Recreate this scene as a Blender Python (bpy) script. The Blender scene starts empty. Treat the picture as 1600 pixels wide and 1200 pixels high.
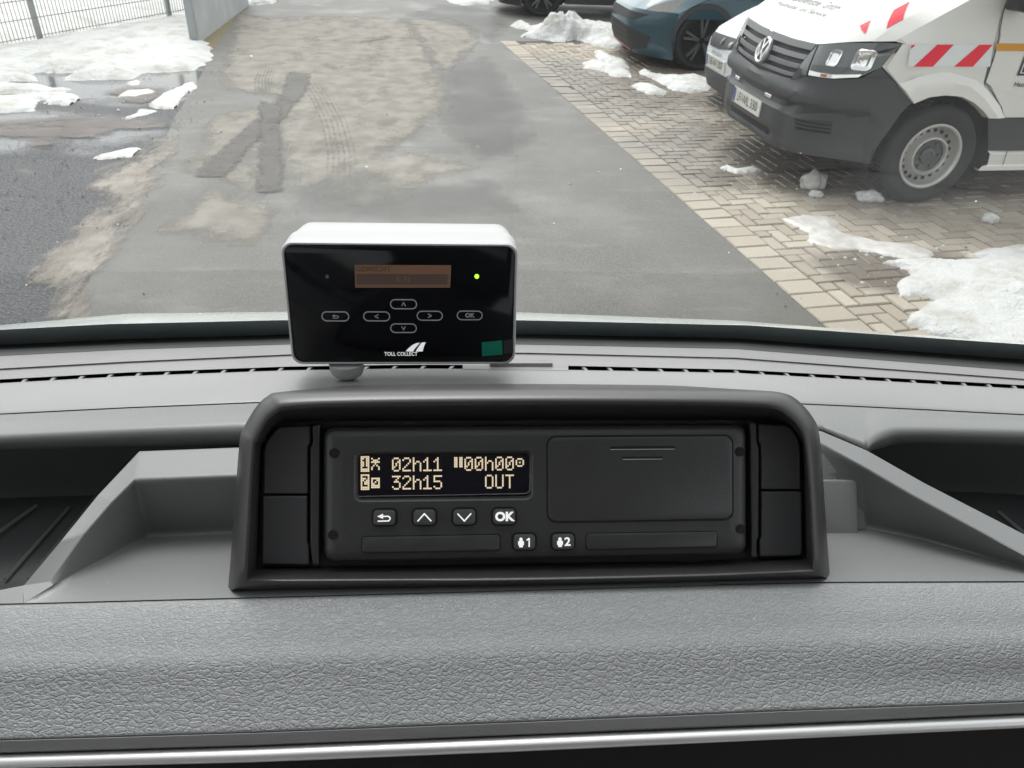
import bpy, bmesh, math, random
from mathutils import Vector, Matrix, noise
random.seed(7)
C = bpy.context.scene.collection
scn = bpy.context.scene

# ------------------------------------------------------------------ camera
H = 1.9          # eye height above the ground; the camera stands at (0, 0, H) in the cab
FPX = 1200.0     # focal length in pixels of the 1600 x 1200 photograph
pit = math.radians(33.3)
zc = Vector((.033, math.cos(pit), math.sin(pit))).normalized()
xc_ = Vector((.998, .0032, -.0645)); xc_ = (xc_ - zc * xc_.dot(zc)).normalized()
yc = zc.cross(xc_)
R = Matrix((xc_, yc, zc))
EYE = Vector((0, 0, H))
cd = bpy.data.cameras.new('camera'); cam = bpy.data.objects.new('camera', cd); C.objects.link(cam)
cam.matrix_world = Matrix.Translation(EYE) @ R.to_4x4()
cd.sensor_width = 36; cd.lens = FPX / 1600 * 36; cd.clip_start = .02; cd.clip_end = 400
cd.dof.use_dof = True; cd.dof.focus_distance = .36; cd.dof.aperture_fstop = 60
scn.camera = cam

# ------------------------------------------------------------------ light
SUN_EL, SUN_ROT = math.radians(58), math.radians(-12)
w = bpy.data.worlds.new('World'); scn.world = w; w.use_nodes = True
nt = w.node_tree; bg = nt.nodes['Background']
sky = nt.nodes.new('ShaderNodeTexSky'); sky.sky_type = 'NISHITA'; sky.sun_disc = False
sky.sun_elevation = SUN_EL; sky.sun_rotation = SUN_ROT; sky.dust_density = 3; sky.air_density = 1.2
hs = nt.nodes.new('ShaderNodeHueSaturation'); hs.inputs['Saturation'].default_value = .12
nt.links.new(sky.outputs[0], hs.inputs['Color']); nt.links.new(hs.outputs[0], bg.inputs[0]); bg.inputs[1].default_value = .15
sd = bpy.data.lights.new('sun', 'SUN'); sd.energy = .75; sd.angle = math.radians(30); sd.color = (1, .98, .95)
so = bpy.data.objects.new('sun', sd); C.objects.link(so)
sdir = Vector((math.sin(SUN_ROT) * math.cos(SUN_EL), math.cos(SUN_ROT) * math.cos(SUN_EL), math.sin(SUN_EL)))
so.rotation_euler = sdir.to_track_quat('Z', 'Y').to_euler()
scn.view_settings.view_transform = 'Standard'; scn.view_settings.look = 'None'
scn.view_settings.exposure = 1.1; scn.view_settings.gamma = 1
scn.render.engine = 'CYCLES'
scn.cycles.max_bounces = 10; scn.cycles.transparent_max_bounces = 12; scn.cycles.use_denoising = True

# ------------------------------------------------------------------ helpers
def ray(px, py): return R @ Vector((px - 800, 600 - py, -FPX))
def G(px, py, z=0.0):                       # where the line of sight through a pixel meets the level z
    d = ray(px, py); return EYE + d * ((z - H) / d.z)
def YD(px, py, y):
    d = ray(px, py); return EYE + d * (y / d.y)
def lerp(a, b, t): return a + (b - a) * t
def interp(x, xs, ys):
    if x <= xs[0]: return ys[0] + (ys[1] - ys[0]) * (x - xs[0]) / (xs[1] - xs[0])
    for i in range(len(xs) - 1):
        if x <= xs[i + 1] or i == len(xs) - 2:
            return ys[i] + (ys[i + 1] - ys[i]) * (x - xs[i]) / (xs[i + 1] - xs[i])
def resample(P, n):                          # polyline -> n points, even in length
    P = [Vector(p) for p in P]; L = [0]
    for a, b in zip(P, P[1:]): L.append(L[-1] + (b - a).length)
    out = []
    for i in range(n):
        s = L[-1] * i / (n - 1)
        for k in range(len(L) - 1):
            if s <= L[k + 1] or k == len(L) - 2:
                t = (s - L[k]) / max(1e-9, L[k + 1] - L[k]); out.append(P[k].lerp(P[k + 1], min(1, t))); break
    return out

ORG = {}
def empty(name, loc, label, cat, group=None):
    o = bpy.data.objects.new(name, None); C.objects.link(o); o.location = loc; o.empty_display_size = .05
    o['label'] = label; o['category'] = cat
    if group: o['group'] = group
    ORG[o.name] = Vector(loc); return o
def tag(o, label, cat, group=None, kind=None):
    o['label'] = label; o['category'] = cat
    if group: o['group'] = group
    if kind: o['kind'] = kind
    return o
def structure(o): o['kind'] = 'structure'; return o
def mesh(name, V, F, mat, parent=None, smooth=True, bevel=0, seg=2, sub=0, angle=35, uv=None, origin=None):
    org = ORG[parent.name] if parent else Vector(origin) if origin is not None else Vector((0, 0, 0))
    me = bpy.data.meshes.new(name)
    me.from_pydata([tuple(Vector(v) - org) for v in V], [], [tuple(f) for f in F]); me.validate()
    if uv:
        ul = me.uv_layers.new(name='UVMap')
        for li, l in enumerate(me.loops): ul.data[li].uv = uv[l.vertex_index]
    bm = bmesh.new(); bm.from_mesh(me); bmesh.ops.recalc_face_normals(bm, faces=bm.faces); bm.to_mesh(me); bm.free()
    for m in (mat if isinstance(mat, (list, tuple)) else [mat]): me.materials.append(m)
    o = bpy.data.objects.new(name, me); C.objects.link(o)
    if parent: o.parent = parent
    else: o.location = org
    ORG[o.name] = org
    if smooth:
        me.shade_smooth()
        if not bevel and not sub: me.set_sharp_from_angle(angle=math.radians(angle))
    if bevel:
        b = o.modifiers.new('bevel', 'BEVEL'); b.width = bevel; b.segments = seg; b.limit_method = 'ANGLE'; b.angle_limit = math.radians(25); b.harden_normals = True
    if sub:
        s = o.modifiers.new('sub', 'SUBSURF'); s.levels = sub; s.render_levels = sub
    return o
class MB:                                    # collects shapes into one mesh
    def __init__(s): s.V = []; s.F = []
    def add(s, V, F):
        n = len(s.V); s.V += [Vector(v) for v in V]; s.F += [[i + n for i in f] for f in F]; return s
    def build(s, name, mat, parent=None, **k): return mesh(name, s.V, s.F, mat, parent, **k)
def loft(loops, closed=True, cap0=False, cap1=False):
    V = [p for L in loops for p in L]; n = len(loops[0]); F = []
    for i in range(len(loops) - 1):
        for j in range(n if closed else n - 1):
            k = (j + 1) % n; F.append([i * n + j, i * n + k, (i + 1) * n + k, (i + 1) * n + j])
    if cap0: F.append(list(range(n))[::-1])
    if cap1: F.append([(len(loops) - 1) * n + j for j in range(n)])
    return V, F
class Fr:                                    # a local frame: a along ex, b along ey, h along the outward normal
    def __init__(s, o, ex, ey):
        s.o = Vector(o); s.ex = Vector(ex).normalized(); s.ey = Vector(ey); s.ey = (s.ey - s.ex * s.ey.dot(s.ex)).normalized(); s.n = s.ex.cross(s.ey)
    def P(s, a, b, h=0): return s.o + s.ex * a + s.ey * b + s.n * h
    def px(s, x, y, h=0):
        d = ray(x, y); t = (s.o + s.n * h - EYE).dot(s.n) / d.dot(s.n); q = EYE + d * t - s.o
        return (q.dot(s.ex), q.dot(s.ey))
def rrect(x0, y0, x1, y1, r, n=5):
    if x1 < x0: x0, x1 = x1, x0
    if y1 < y0: y0, y1 = y1, y0
    r = max(1e-5, min(r, (x1 - x0) / 2 * .999, (y1 - y0) / 2 * .999)); out = []
    for cx, cy, a0 in ((x1 - r, y1 - r, 0), (x0 + r, y1 - r, 90), (x0 + r, y0 + r, 180), (x1 - r, y0 + r, 270)):
        for i in range(n + 1):
            a = math.radians(a0 + 90 * i / n); out.append((cx + r * math.cos(a), cy + r * math.sin(a)))
    return out
def rbox(fr, x0, y0, x1, y1, r, h0, h1, ch, n=5):
    if x1 < x0: x0, x1 = x1, x0
    if y1 < y0: y0, y1 = y1, y0
    L = []
    for ins, h in ((0, h0), (0, h1 - ch), (ch * .3, h1 - ch * .3), (ch, h1)):
        L.append([fr.P(a, b, h) for a, b in rrect(x0 + ins, y0 + ins, x1 - ins, y1 - ins, max(r - ins, 1e-4), n)])
    return loft(L, True, True, True)
def prism(fr, pts, h0, h1):
    return loft([[fr.P(a, b, h0) for a, b in pts], [fr.P(a, b, h1) for a, b in pts]], True, True, True)
def ring2(fr, outer, inner, h0, h1):
    return loft([[fr.P(a, b, h0) for a, b in outer], [fr.P(a, b, h1) for a, b in outer], [fr.P(a, b, h1) for a, b in inner], [fr.P(a, b, h0) for a, b in inner]])
def disc(fr, a, b, r, h0, h1, n=20):
    return prism(fr, [(a + r * math.cos(2 * math.pi * i / n), b + r * math.sin(2 * math.pi * i / n)) for i in range(n)], h0, h1)
def stroke(fr, pts, wd, h0, h1):
    mb = MB()
    for (x0, y0), (x1, y1) in zip(pts, pts[1:]):
        d = Vector((x1 - x0, y1 - y0)).normalized(); p = Vector((-d.y, d.x)) * wd / 2; e = d * wd * .28
        mb.add(*prism(fr, [(x0 - e.x + p.x, y0 - e.y + p.y), (x0 - e.x - p.x, y0 - e.y - p.y), (x1 + e.x - p.x, y1 + e.y - p.y), (x1 + e.x + p.x, y1 + e.y + p.y)], h0, h1))
    return mb.V, mb.F
def text_shape(body, size, sx=1.0, bold=0.0, align='CENTER'):
    cu = bpy.data.curves.new('t', 'FONT'); cu.body = body; cu.size = size; cu.align_x = align; cu.align_y = 'CENTER'; cu.offset = bold; cu.resolution_u = 3
    o = bpy.data.objects.new('t', cu); C.objects.link(o); bpy.context.view_layer.update()
    me = bpy.data.meshes.new_from_object(o.evaluated_get(bpy.context.evaluated_depsgraph_get()))
    V = [(v.co.x * sx, v.co.y) for v in me.vertices]; F = [list(p.vertices) for p in me.polygons]
    bpy.data.objects.remove(o); bpy.data.curves.remove(cu); bpy.data.meshes.remove(me)
    return V, F
def text_on(fn, body, a, b, size, h, sx=1.0, bold=0.0, align='CENTER', shear=0.0):   # fn(a, b, h) -> point
    V, F = text_shape(body, size, sx, bold, align)
    return [fn(a + x + shear * y, b + y, h) for x, y in V], F

# ------------------------------------------------------------------ materials
def mat(name, col, rough=.5, metal=0, spec=.5, bump=None, var=None, coat=0, emit=None, ior=None):
    m = bpy.data.materials.new(name); m.use_nodes = True; t = m.node_tree; b = t.nodes['Principled BSDF']
    b.inputs['Base Color'].default_value = (*col, 1); b.inputs['Roughness'].default_value = rough; b.inputs['Metallic'].default_value = metal
    b.inputs['Specular IOR Level'].default_value = spec; b.inputs['Coat Weight'].default_value = coat; b.inputs['Coat Roughness'].default_value = .05
    if emit: b.inputs['Emission Color'].default_value = (*emit[:3], 1); b.inputs['Emission Strength'].default_value = emit[3]
    tc = t.nodes.new('ShaderNodeTexCoord')
    if var:                                  # (scale, amount): uneven colour
        n = t.nodes.new('ShaderNodeTexNoise'); n.inputs['Scale'].default_value = var[0]; n.inputs['Detail'].default_value = 6
        mx = t.nodes.new('ShaderNodeMix'); mx.data_type = 'RGBA'; k = var[1]
        mx.inputs['A'].default_value = (*[c * (1 - k) for c in col], 1); mx.inputs['B'].default_value = (*[min(1, c * (1 + k)) for c in col], 1)
        t.links.new(tc.outputs['Object'], n.inputs['Vector']); t.links.new(n.outputs[0], mx.inputs['Factor']); t.links.new(mx.outputs['Result'], b.inputs['Base Color'])
    if bump:                                 # (scale, strength, distance)
        n = t.nodes.new('ShaderNodeTexNoise'); n.inputs['Scale'].default_value = bump[0]; n.inputs['Detail'].default_value = 4
        bp = t.nodes.new('ShaderNodeBump'); bp.inputs['Strength'].default_value = bump[1]; bp.inputs['Distance'].default_value = bump[2]
        t.links.new(tc.outputs['Object'], n.inputs['Vector']); t.links.new(n.outputs[0], bp.inputs['Height']); t.links.new(bp.outputs[0], b.inputs['Normal'])
    return m
class N:                                     # small node-tree writer
    def __init__(s, name):
        s.m = bpy.data.materials.new(name); s.m.use_nodes = True; s.t = s.m.node_tree; s.b = s.t.nodes['Principled BSDF']; s.out = s.t.nodes['Material Output']
        s.tc = s.t.nodes.new('ShaderNodeTexCoord')
    def lk(s, a, b): s.t.links.new(a, b)
    def put(s, sock, v):
        if isinstance(v, bpy.types.NodeSocket): s.lk(v, sock)
        elif v is not None: sock.default_value = v
    def co(s, scale=(1, 1, 1), rot=0, loc=(0, 0, 0), src='Object'):
        n = s.t.nodes.new('ShaderNodeMapping'); s.lk(s.tc.outputs[src], n.inputs[0]); n.inputs['Scale'].default_value = scale; n.inputs['Rotation'].default_value = (0, 0, rot); n.inputs['Location'].default_value = loc; return n.outputs[0]
    def noise(s, vec, sc, det=6, rough=.55, dist=0):
        n = s.t.nodes.new('ShaderNodeTexNoise'); s.lk(vec, n.inputs['Vector']); n.inputs['Scale'].default_value = sc; n.inputs['Detail'].default_value = det; n.inputs['Roughness'].default_value = rough; n.inputs['Distortion'].default_value = dist; return n.outputs[0]
    def vor(s, vec, sc, feat='F1', rnd=1, out=0):
        n = s.t.nodes.new('ShaderNodeTexVoronoi'); s.lk(vec, n.inputs['Vector']); n.feature = feat; n.inputs['Scale'].default_value = sc; n.inputs['Randomness'].default_value = rnd; return n.outputs[out]
    def math(s, op, a, b=None, c=None, clamp=False):
        n = s.t.nodes.new('ShaderNodeMath'); n.operation = op; n.use_clamp = clamp; s.put(n.inputs[0], a); s.put(n.inputs[1], b)
        if c is not None: s.put(n.inputs[2], c)
        return n.outputs[0]
    def ramp(s, v, lo, hi, o0=0, o1=1):
        n = s.t.nodes.new('ShaderNodeMapRange'); n.interpolation_type = 'SMOOTHSTEP'; s.put(n.inputs[0], v); n.inputs[1].default_value = lo; n.inputs[2].default_value = hi; n.inputs[3].default_value = o0; n.inputs[4].default_value = o1; return n.outputs[0]
    def mix(s, f, a, b):
        n = s.t.nodes.new('ShaderNodeMix'); n.data_type = 'RGBA'; s.put(n.inputs['Factor'], f)
        for k, v in (('A', a), ('B', b)):
            if isinstance(v, bpy.types.NodeSocket): s.lk(v, n.inputs[k])
            else: n.inputs[k].default_value = (*v, 1)
        return n.outputs['Result']
    def sep(s, v):
        n = s.t.nodes.new('ShaderNodeSeparateXYZ'); s.lk(v, n.inputs[0]); return n.outputs
    def bump(s, h, st, d, nrm=None):
        n = s.t.nodes.new('ShaderNodeBump'); s.put(n.inputs['Height'], h); n.inputs['Strength'].default_value = st; n.inputs['Distance'].default_value = d
        if nrm: s.lk(nrm, n.inputs['Normal'])
        return n.outputs[0]
    def done(s, col=None, rough=None, nrm=None, spec=None):
        s.put(s.b.inputs['Base Color'], col if isinstance(col, bpy.types.NodeSocket) else (*col, 1)); s.put(s.b.inputs['Roughness'], rough)
        if nrm: s.lk(nrm, s.b.inputs['Normal'])
        if spec is not None: s.b.inputs['Specular IOR Level'].default_value = spec
        return s.m
    def blob(s, xy, cx, cy, rx, ry, ang=0, edge=.35, warp=None, wk=.6):   # soft ellipse in world x, y; 1 inside
        x, y = xy[0], xy[1]; ca, sa = math.cos(ang), math.sin(ang)
        dx = s.math('SUBTRACT', x, cx); dy = s.math('SUBTRACT', y, cy)
        u = s.math('ADD', s.math('MULTIPLY', dx, ca / rx), s.math('MULTIPLY', dy, sa / rx))
        v = s.math('ADD', s.math('MULTIPLY', dx, -sa / ry), s.math('MULTIPLY', dy, ca / ry))
        r = s.math('SQRT', s.math('ADD', s.math('MULTIPLY', u, u), s.math('MULTIPLY', v, v)))
        if warp is not None: r = s.math('ADD', r, s.math('MULTIPLY', s.math('SUBTRACT', warp, .5), wk * 2))
        return s.ramp(r, 1 - edge, 1 + edge, 1, 0)

def dash_mat(name, col, grain=900, st=.25, rough=.5, spec=.5):
    n = N(name); v = n.co()
    a = n.noise(v, grain, 3); b = n.noise(v, 6, 3)
    c = n.mix(n.ramp(b, .3, .7), tuple(x * .93 for x in col), tuple(x * 1.07 for x in col))
    dust = n.ramp(n.vor(v, 120, rnd=1), .05, .03, 0, .5)
    dust = n.math('MULTIPLY', dust, n.ramp(n.noise(v, 40, 2), .55, .62))
    c = n.mix(dust, c, (.6, .6, .58))
    return n.done(c, n.ramp(a, .3, .7, rough - .04, rough + .06), n.bump(a, st, .0003), spec)
M = {}
M['dash'] = dash_mat('dash_plastic', (.158, .160, .160), rough=.40)
M['dash_top'] = dash_mat('dash_top_plastic', (.22, .214, .216), rough=.40)
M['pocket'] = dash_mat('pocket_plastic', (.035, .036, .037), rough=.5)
def leather():
    n = N('grained_leather'); v = n.co((.82, 1.35, 1.35))
    wn = n.t.nodes.new('ShaderNodeTexNoise'); n.lk(v, wn.inputs['Vector']); wn.inputs['Scale'].default_value = 330; wn.inputs['Detail'].default_value = 3; wn.inputs['Roughness'].default_value = .6
    va = n.t.nodes.new('ShaderNodeVectorMath'); va.operation = 'MULTIPLY_ADD'; n.lk(wn.outputs['Color'], va.inputs[0]); va.inputs[1].default_value = (.0032, .0032, .0032); n.lk(v, va.inputs[2])
    e1 = n.vor(va.outputs[0], 350, 'DISTANCE_TO_EDGE'); e2 = n.vor(va.outputs[0], 760, 'DISTANCE_TO_EDGE')
    dome = n.ramp(e1, .0, .20); small = n.ramp(e2, 0, .2)
    low = n.ramp(n.sep(n.co())[2], 1.6435 - 1.5, 1.6405 - 1.5)      # the near, lower band of the pad has the coarser grain
    h = n.math('ADD', n.math('MULTIPLY', dome, n.math('ADD', .35, n.math('MULTIPLY', low, .65))), n.math('MULTIPLY', small, .35))
    h = n.math('ADD', h, n.math('MULTIPLY', n.noise(v, 1500, 4), .15))
    c = n.mix(n.noise(v, 8, 2), (.205, .21, .215), (.225, .228, .232))
    dust = n.math('MULTIPLY', n.ramp(n.vor(n.co(), 110), .05, .03, 0, .6), n.ramp(n.noise(n.co(), 60, 2), .60, .66))
    c = n.mix(dust, c, (.7, .7, .68))
    return n.done(c, .44, n.bump(h, .65, .00055), .55)
M['leather'] = leather()
M['trim_grey'] = dash_mat('soft_trim', (.22, .22, .22), rough=.4)
M['chrome'] = mat('satin_chrome', (.8, .79, .79), .42, 1, bump=(300, .05, .0002))
M['black'] = mat('black_plastic', (.012, .012, .013), .45, bump=(1500, .25, .0002))
M['void'] = mat('black_recess', (.004, .004, .004), .8)
M['glossblack'] = mat('gloss_black_screen', (.003, .003, .004), .35, spec=.12)
M['pod'] = mat('pod_plastic', (.036, .034, .034), .36, spec=.6, bump=(1400, .22, .00025), var=(25, .12))
M['cubby'] = mat('cubby_plastic', (.062, .062, .065), .48, bump=(1400, .3, .00025))
M['tacho'] = mat('tacho_plastic', (.042, .042, .043), .34, bump=(1700, .45, .0003), var=(60, .15))
M['button'] = mat('rubber_button', (.065, .065, .067), .42, bump=(1500, .2, .0002))
M['glow_ink'] = mat('glowing_white_print', (.8, .8, .8), .5, emit=(1, 1, 1, .22))  # white print with a faint glow added so it stays bright in shade
M['lcd_on'] = mat('display_pixel', (.5, .42, .3), .5, emit=(.95, .78, .52, .30))
M['lcd_bg'] = mat('display_glass', (.006, .006, .012), .12, coat=.3)
M['unit_white'] = mat('unit_white_plastic', (.42, .417, .417), .4, bump=(900, .1, .0002))
M['unit_grey'] = mat('unit_grey_rim', (.4, .4, .4), .4)
M['unit_face'] = mat('unit_black_glass', (.003, .0035, .005), .12, spec=.22)
M['unit_lcd'] = mat('unit_display', (.13, .075, .045), .5, emit=(.35, .18, .10, .05))
M['unit_lcd_dark'] = mat('unit_display_dark', (.05, .035, .03), .5, emit=(.2, .12, .1, .05))
M['unit_ink'] = mat('unit_display_ink', (.08, .045, .025), .5)
M['led_green'] = mat('lit_green_led', (.3, .9, .05), .4, emit=(.32, 1, .03, 1.1))
M['led_off'] = mat('unlit_led', (.09, .1, .12), .3)
M['print_grey'] = mat('grey_print', (.42, .42, .42), .5)
M['tape'] = mat('green_tape', (.0, .19, .12), .5)
M['tape_clear'] = mat('clear_tape', (.03, .035, .035), .1)
M['rubber'] = mat('rubber_seal', (.012, .012, .012), .5)
M['hood_paint'] = mat('bonnet_paint', (.62, .66, .64), .25, coat=.6)
M['lining'] = mat('headliner', (.55, .54, .52), .9)
M['cab_dark'] = mat('cab_lining', (.32, .31, .30), .8)

# ------------------------------------------------------------------ ground
road_a = math.atan2(.1637, .9865)
rdir = Vector((-.1637, .9865, 0)); qdir = Vector((.9865, .1637, 0)); E0 = Vector((1.875, 3.495, 0))
def RC(u, v, z=0): return E0 + qdir * u + rdir * v + Vector((0, 0, z))     # u to the right of the road edge, v along the road

def snow_colour(n, v): return n.mix(n.ramp(n.noise(v, 6, 5), .35, .7), (.80, .81, .82), (.70, .69, .66))
def ground_mat():
    n = N('gravel_ground'); v = n.co(); xy = n.sep(v)
    big = n.noise(v, .7, 5); mid = n.noise(v, 5, 6); fine = n.noise(v, 60, 6); peb = n.vor(v, 70, rnd=1)
    dark = n.mix(n.ramp(fine, .3, .75), (.02, .021, .024), (.115, .115, .12))
    mudn = n.noise(v, 2.2, 6, .6, .6)
    tan = n.mix(n.ramp(mid, .3, .7), (.15, .13, .105), (.27, .245, .205))
    warp = n.noise(v, 1.6, 5)
    strip = n.blob(xy, -2.60, 5.6, .30, 2.1, .16, .4, warp, .8)       # pale mud along the road edge
    strip2 = n.blob(xy, -2.35, 3.9, .25, 1.2, .3, .5, warp, .6)
    f = n.ramp(mudn, .58, .74, 0, .4)
    col = n.mix(f, dark, tan)
    br = n.blob(xy, -4.6, 6.9, 1.9, .26, .1, .35, warp, .8)           # brown mud
    pass
    grass = n.blob(xy, -3.25, 11.8, .22, 2.8, .05, .5, warp, .7)
    col = n.mix(grass, col, n.mix(n.ramp(fine, .4, .6), (.10, .085, .03), (.22, .17, .07)))
    pud = n.blob(xy, -4.7, 6.6, 1.9, .75, .15, .2, warp, .7)
    pud = n.math('MAXIMUM', pud, n.blob(xy, -3.7, 8.6, 1.3, .9, 0, .12, warp, .55))
    col = n.mix(n.math('MULTIPLY', pud, .45), col, (.10, .105, .11))
    h = n.math('ADD', n.math('MULTIPLY', fine, .6), n.math('MULTIPLY', peb, .6))
    h = n.math('MULTIPLY', h, n.math('SUBTRACT', 1, pud))
    rough = n.math('SUBTRACT', .7, n.math('MULTIPLY', pud, .57))
    return n.done(col, rough, n.bump(h, .9, .012), .5)
def road_mat():
    n = N('wet_muddy_asphalt'); v = n.co(); xy = n.sep(v)
    vr = n.co((2.2, .7, 1), 0)
    warp = n.noise(v, 1.3, 7, .62); warp2 = n.noise(n.co((1, 3.2, 1)), 1.5, 7, .65)
    fine = n.noise(v, 140, 4); mid = n.noise(v, 7, 6)
    asph = n.mix(n.ramp(fine, .25, .75), (.040, .038, .034), (.128, .121, .108))
    asph = n.mix(n.ramp(n.noise(v, .9, 4), .35, .7, 0, .5), asph, (.125, .118, .106))
    tan = n.mix(n.ramp(mid, .25, .75), (.20, .18, .15), (.30, .275, .235))
    tan = n.mix(n.ramp(n.noise(vr, 1.1, 5), .4, .7, 0, .45), tan, (.16, .155, .15))
    f = n.math('MULTIPLY', n.ramp(warp2, .52, .75), .35)
    col = n.mix(f, asph, tan)
    dk = n.blob(xy, .25, 8.2, .35, 2.2, .12, .35, warp, .6)
    col = n.mix(n.math('MULTIPLY', dk, .45), col, (.075, .07, .066))
    cr = n.ramp(n.vor(n.co((1, 1, 1)), .55, 'DISTANCE_TO_EDGE'), .002, .009, .0, 0)
    rough = n.math('SUBTRACT', .62, n.math('MULTIPLY', n.ramp(n.noise(v, 1.1, 5), .45, .7), .22))
    h = n.math('ADD', fine, n.math('MULTIPLY', mid, n.math('MULTIPLY', f, .6)))
    return n.done(col, rough, n.bump(h, .5, .004), .5)
def sheet(name, pts, m, z):
    o = mesh(name, [Vector((p[0], p[1], z)) for p in pts], [list(range(len(pts)))], m, smooth=False); return structure(o)
sheet('ground', [(-150, -60), (150, -60), (150, 250), (-150, 250)], ground_mat(), 0)
# road: left edge wavy mud line, right edge straight against the kerb stones
le = [G(x, y) for x, y in ((60, 600), (110, 490), (150, 420), (200, 335), (228, 275), (262, 210), (275, 180), (300, 145), (318, 110), (330, 84), (345, 60), (372, 28), (392, 6))]
vs = [-12] + [-4, 0, 4, 8.2]
rp = [RC(0, v) for v in vs]
rp += [RC(30, 8.2), Vector((30, 60, 0)), Vector((-3.9, 60, 0)), Vector((-3.9, 20, 0))]
rp += le[::-1] + [Vector((-1.4, -8, 0))]
sheet('road', rp, road_mat(), .004)

def brick_mats():
    n = N('concrete_paver'); v = n.co()
    at = n.t.nodes.new('ShaderNodeAttribute'); at.attribute_name = 'tone'
    xy = n.sep(v); warp = n.noise(v, 1.4, 6, .6)
    fine = n.noise(v, 90, 5)
    base = n.mix(at.outputs['Fac'], (.275, .235, .185), (.43, .385, .315))
    base = n.mix(n.ramp(fine, .3, .7, 0, .35), base, (.22, .195, .165))
    w1 = n.blob(xy, 3.1, 6.55, 1.75, 1.25, .1, .18, warp, .6)
    w2 = n.blob(xy, 2.3, 9.0, 2.2, 1.6, .1, .4, warp, 1.0)
    w3 = n.blob(xy, 2.75, 4.1, .6, .35, -.3, .25, warp, .8)
    w4 = n.blob(xy, 1.75, 6.2, .5, .9, .1, .3, warp, .6)
    wet = w1
    for q in (w2, w3): wet = n.math('MAXIMUM', wet, q)
    wet = n.math('MAXIMUM', wet, n.math('MULTIPLY', w4, .55))
    wet = n.math('MULTIPLY', wet, n.ramp(n.noise(v, 3.2, 5), .3, .5, .45, 1))
    col = n.mix(n.math('MULTIPLY', wet, .78), base, (.095, .077, .06))
    return n.done(col, n.ramp(wet, 0, 1, .8, .42), n.bump(fine, .35, .003), .5)
M['paver'] = brick_mats()
M['joint'] = mat('paver_joint', (.06, .05, .04), .85, bump=(60, .6, .004), var=(3, .3))
sheet('paved_yard', [RC(0, -12), RC(0, 8.15), RC(25, 8.15), RC(25, -12)], M['joint'], .004)
# the paving stones themselves: herringbone of 20 x 10 cm stones behind an edge course of larger ones
def pavers():
    V = []; F = []; T = []
    def stone(u0, v0, u1, v1, tone, g=.0045):
        n = len(V); z = .0115 + random.uniform(-.003, .002); c = .006
        tx, ty = random.gauss(0, .008), random.gauss(0, .008)
        for a, b, h in ((u0 + g, v0 + g, .004), (u1 - g, v0 + g, .004), (u1 - g, v1 - g, .004), (u0 + g, v1 - g, .004), (u0 + g + c, v0 + g + c, z), (u1 - g - c, v0 + g + c, z), (u1 - g - c, v1 - g - c, z), (u0 + g + c, v1 - g - c, z)):
            V.append(RC(a, b, h + (tx * (a - u0) + ty * (b - v0) if h > .005 else 0)))
        F.extend([(n + 4, n + 5, n + 6, n + 7)] + [(n + i, n + (i + 1) % 4, n + 4 + (i + 1) % 4, n + 4 + i) for i in range(4)]); T.extend([tone] * 8)
    v = -1.2
    while v < 8.1:
        stone(0, v, .235, v + .165, random.uniform(.45, .95)); v += .165
    W = .098; u_lo, u_hi = .235, 9.0
    for i in range(-4, 110):
        for j in range(-70, 110):
            # herringbone cell: stepping (1, 1) with period 4
            for hor in (0, 1):
                k = i - j
                if hor == 0 and k % 4 == 0: a, b, c, d = i, j, i + 2, j + 1
                elif hor == 1 and k % 4 == 3: a, b, c, d = i, j, i + 1, j + 2
                else: continue
                u0, v0, u1, v1 = u_lo + a * W, b * W, u_lo + c * W, d * W
                if u1 <= u_lo + .01 or u0 > u_hi or v0 < -1.2 or v1 > 8.1: continue
                if u0 > 3.2 and v0 > 6.5: continue
                u0 = max(u0, u_lo)
                stone(u0, v0, u1, v1, min(1, max(0, random.gauss(.45, .3))))
    me_o = mesh('paving_stones', V, F, M['paver'], smooth=False)
    a = me_o.data.attributes.new('tone', 'FLOAT', 'POINT'); a.data.foreach_set('value', T)
    return structure(me_o)
pavers()

# films of dried and wet mud lying on the asphalt and the verge, each with its own ragged outline
def film_mat(name, c1, c2, rough, amax, soft, nz=6.0, k=.16, stretch=(1, 1, 1), holes=.0):
    n = N(name); v = n.co(stretch); v0 = n.co()
    at = n.t.nodes.new('ShaderNodeAttribute'); at.attribute_name = 'inset'
    d = n.math('ADD', at.outputs['Fac'], n.math('MULTIPLY', n.math('SUBTRACT', n.noise(v, nz, 8, .68), .5), k))
    a = n.ramp(d, -soft, soft, 0, amax)
    a = n.math('MULTIPLY', a, n.ramp(n.noise(v, 2.3, 7, .65), .30, .52, 1 - holes, 1)) if holes else a
    fine = n.noise(v0, 120, 4)
    col = n.mix(n.ramp(n.noise(v0, 5, 6), .3, .7), c1, c2); col = n.mix(n.ramp(fine, .35, .7, 0, .3), col, tuple(x * .6 for x in c1))
    tr = n.t.nodes.new('ShaderNodeBsdfTransparent'); mx = n.t.nodes.new('ShaderNodeMixShader')
    n.lk(a, mx.inputs[0]); n.lk(tr.outputs[0], mx.inputs[1]); n.lk(n.b.outputs[0], mx.inputs[2]); n.lk(mx.outputs[0], n.out.inputs['Surface'])
    return n.done(col, rough, n.bump(fine, .4, .003), .4)
M['dry_mud'] = film_mat('dried_mud', (.212, .19, .16), (.31, .287, .252), .8, .88, .12, 4, .6, (1, .55, 1), .45)
M['verge_mud'] = film_mat('verge_mud', (.235, .205, .17), (.36, .325, .285), .7, .85, .09, 4, .55, (1.6, .6, 1), .6)
M['wet_mud'] = film_mat('wet_track_mud', (.065, .057, .050), (.10, .09, .08), .6, .85, .03, 9, .16, (1, 1, 1), .4)
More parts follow.
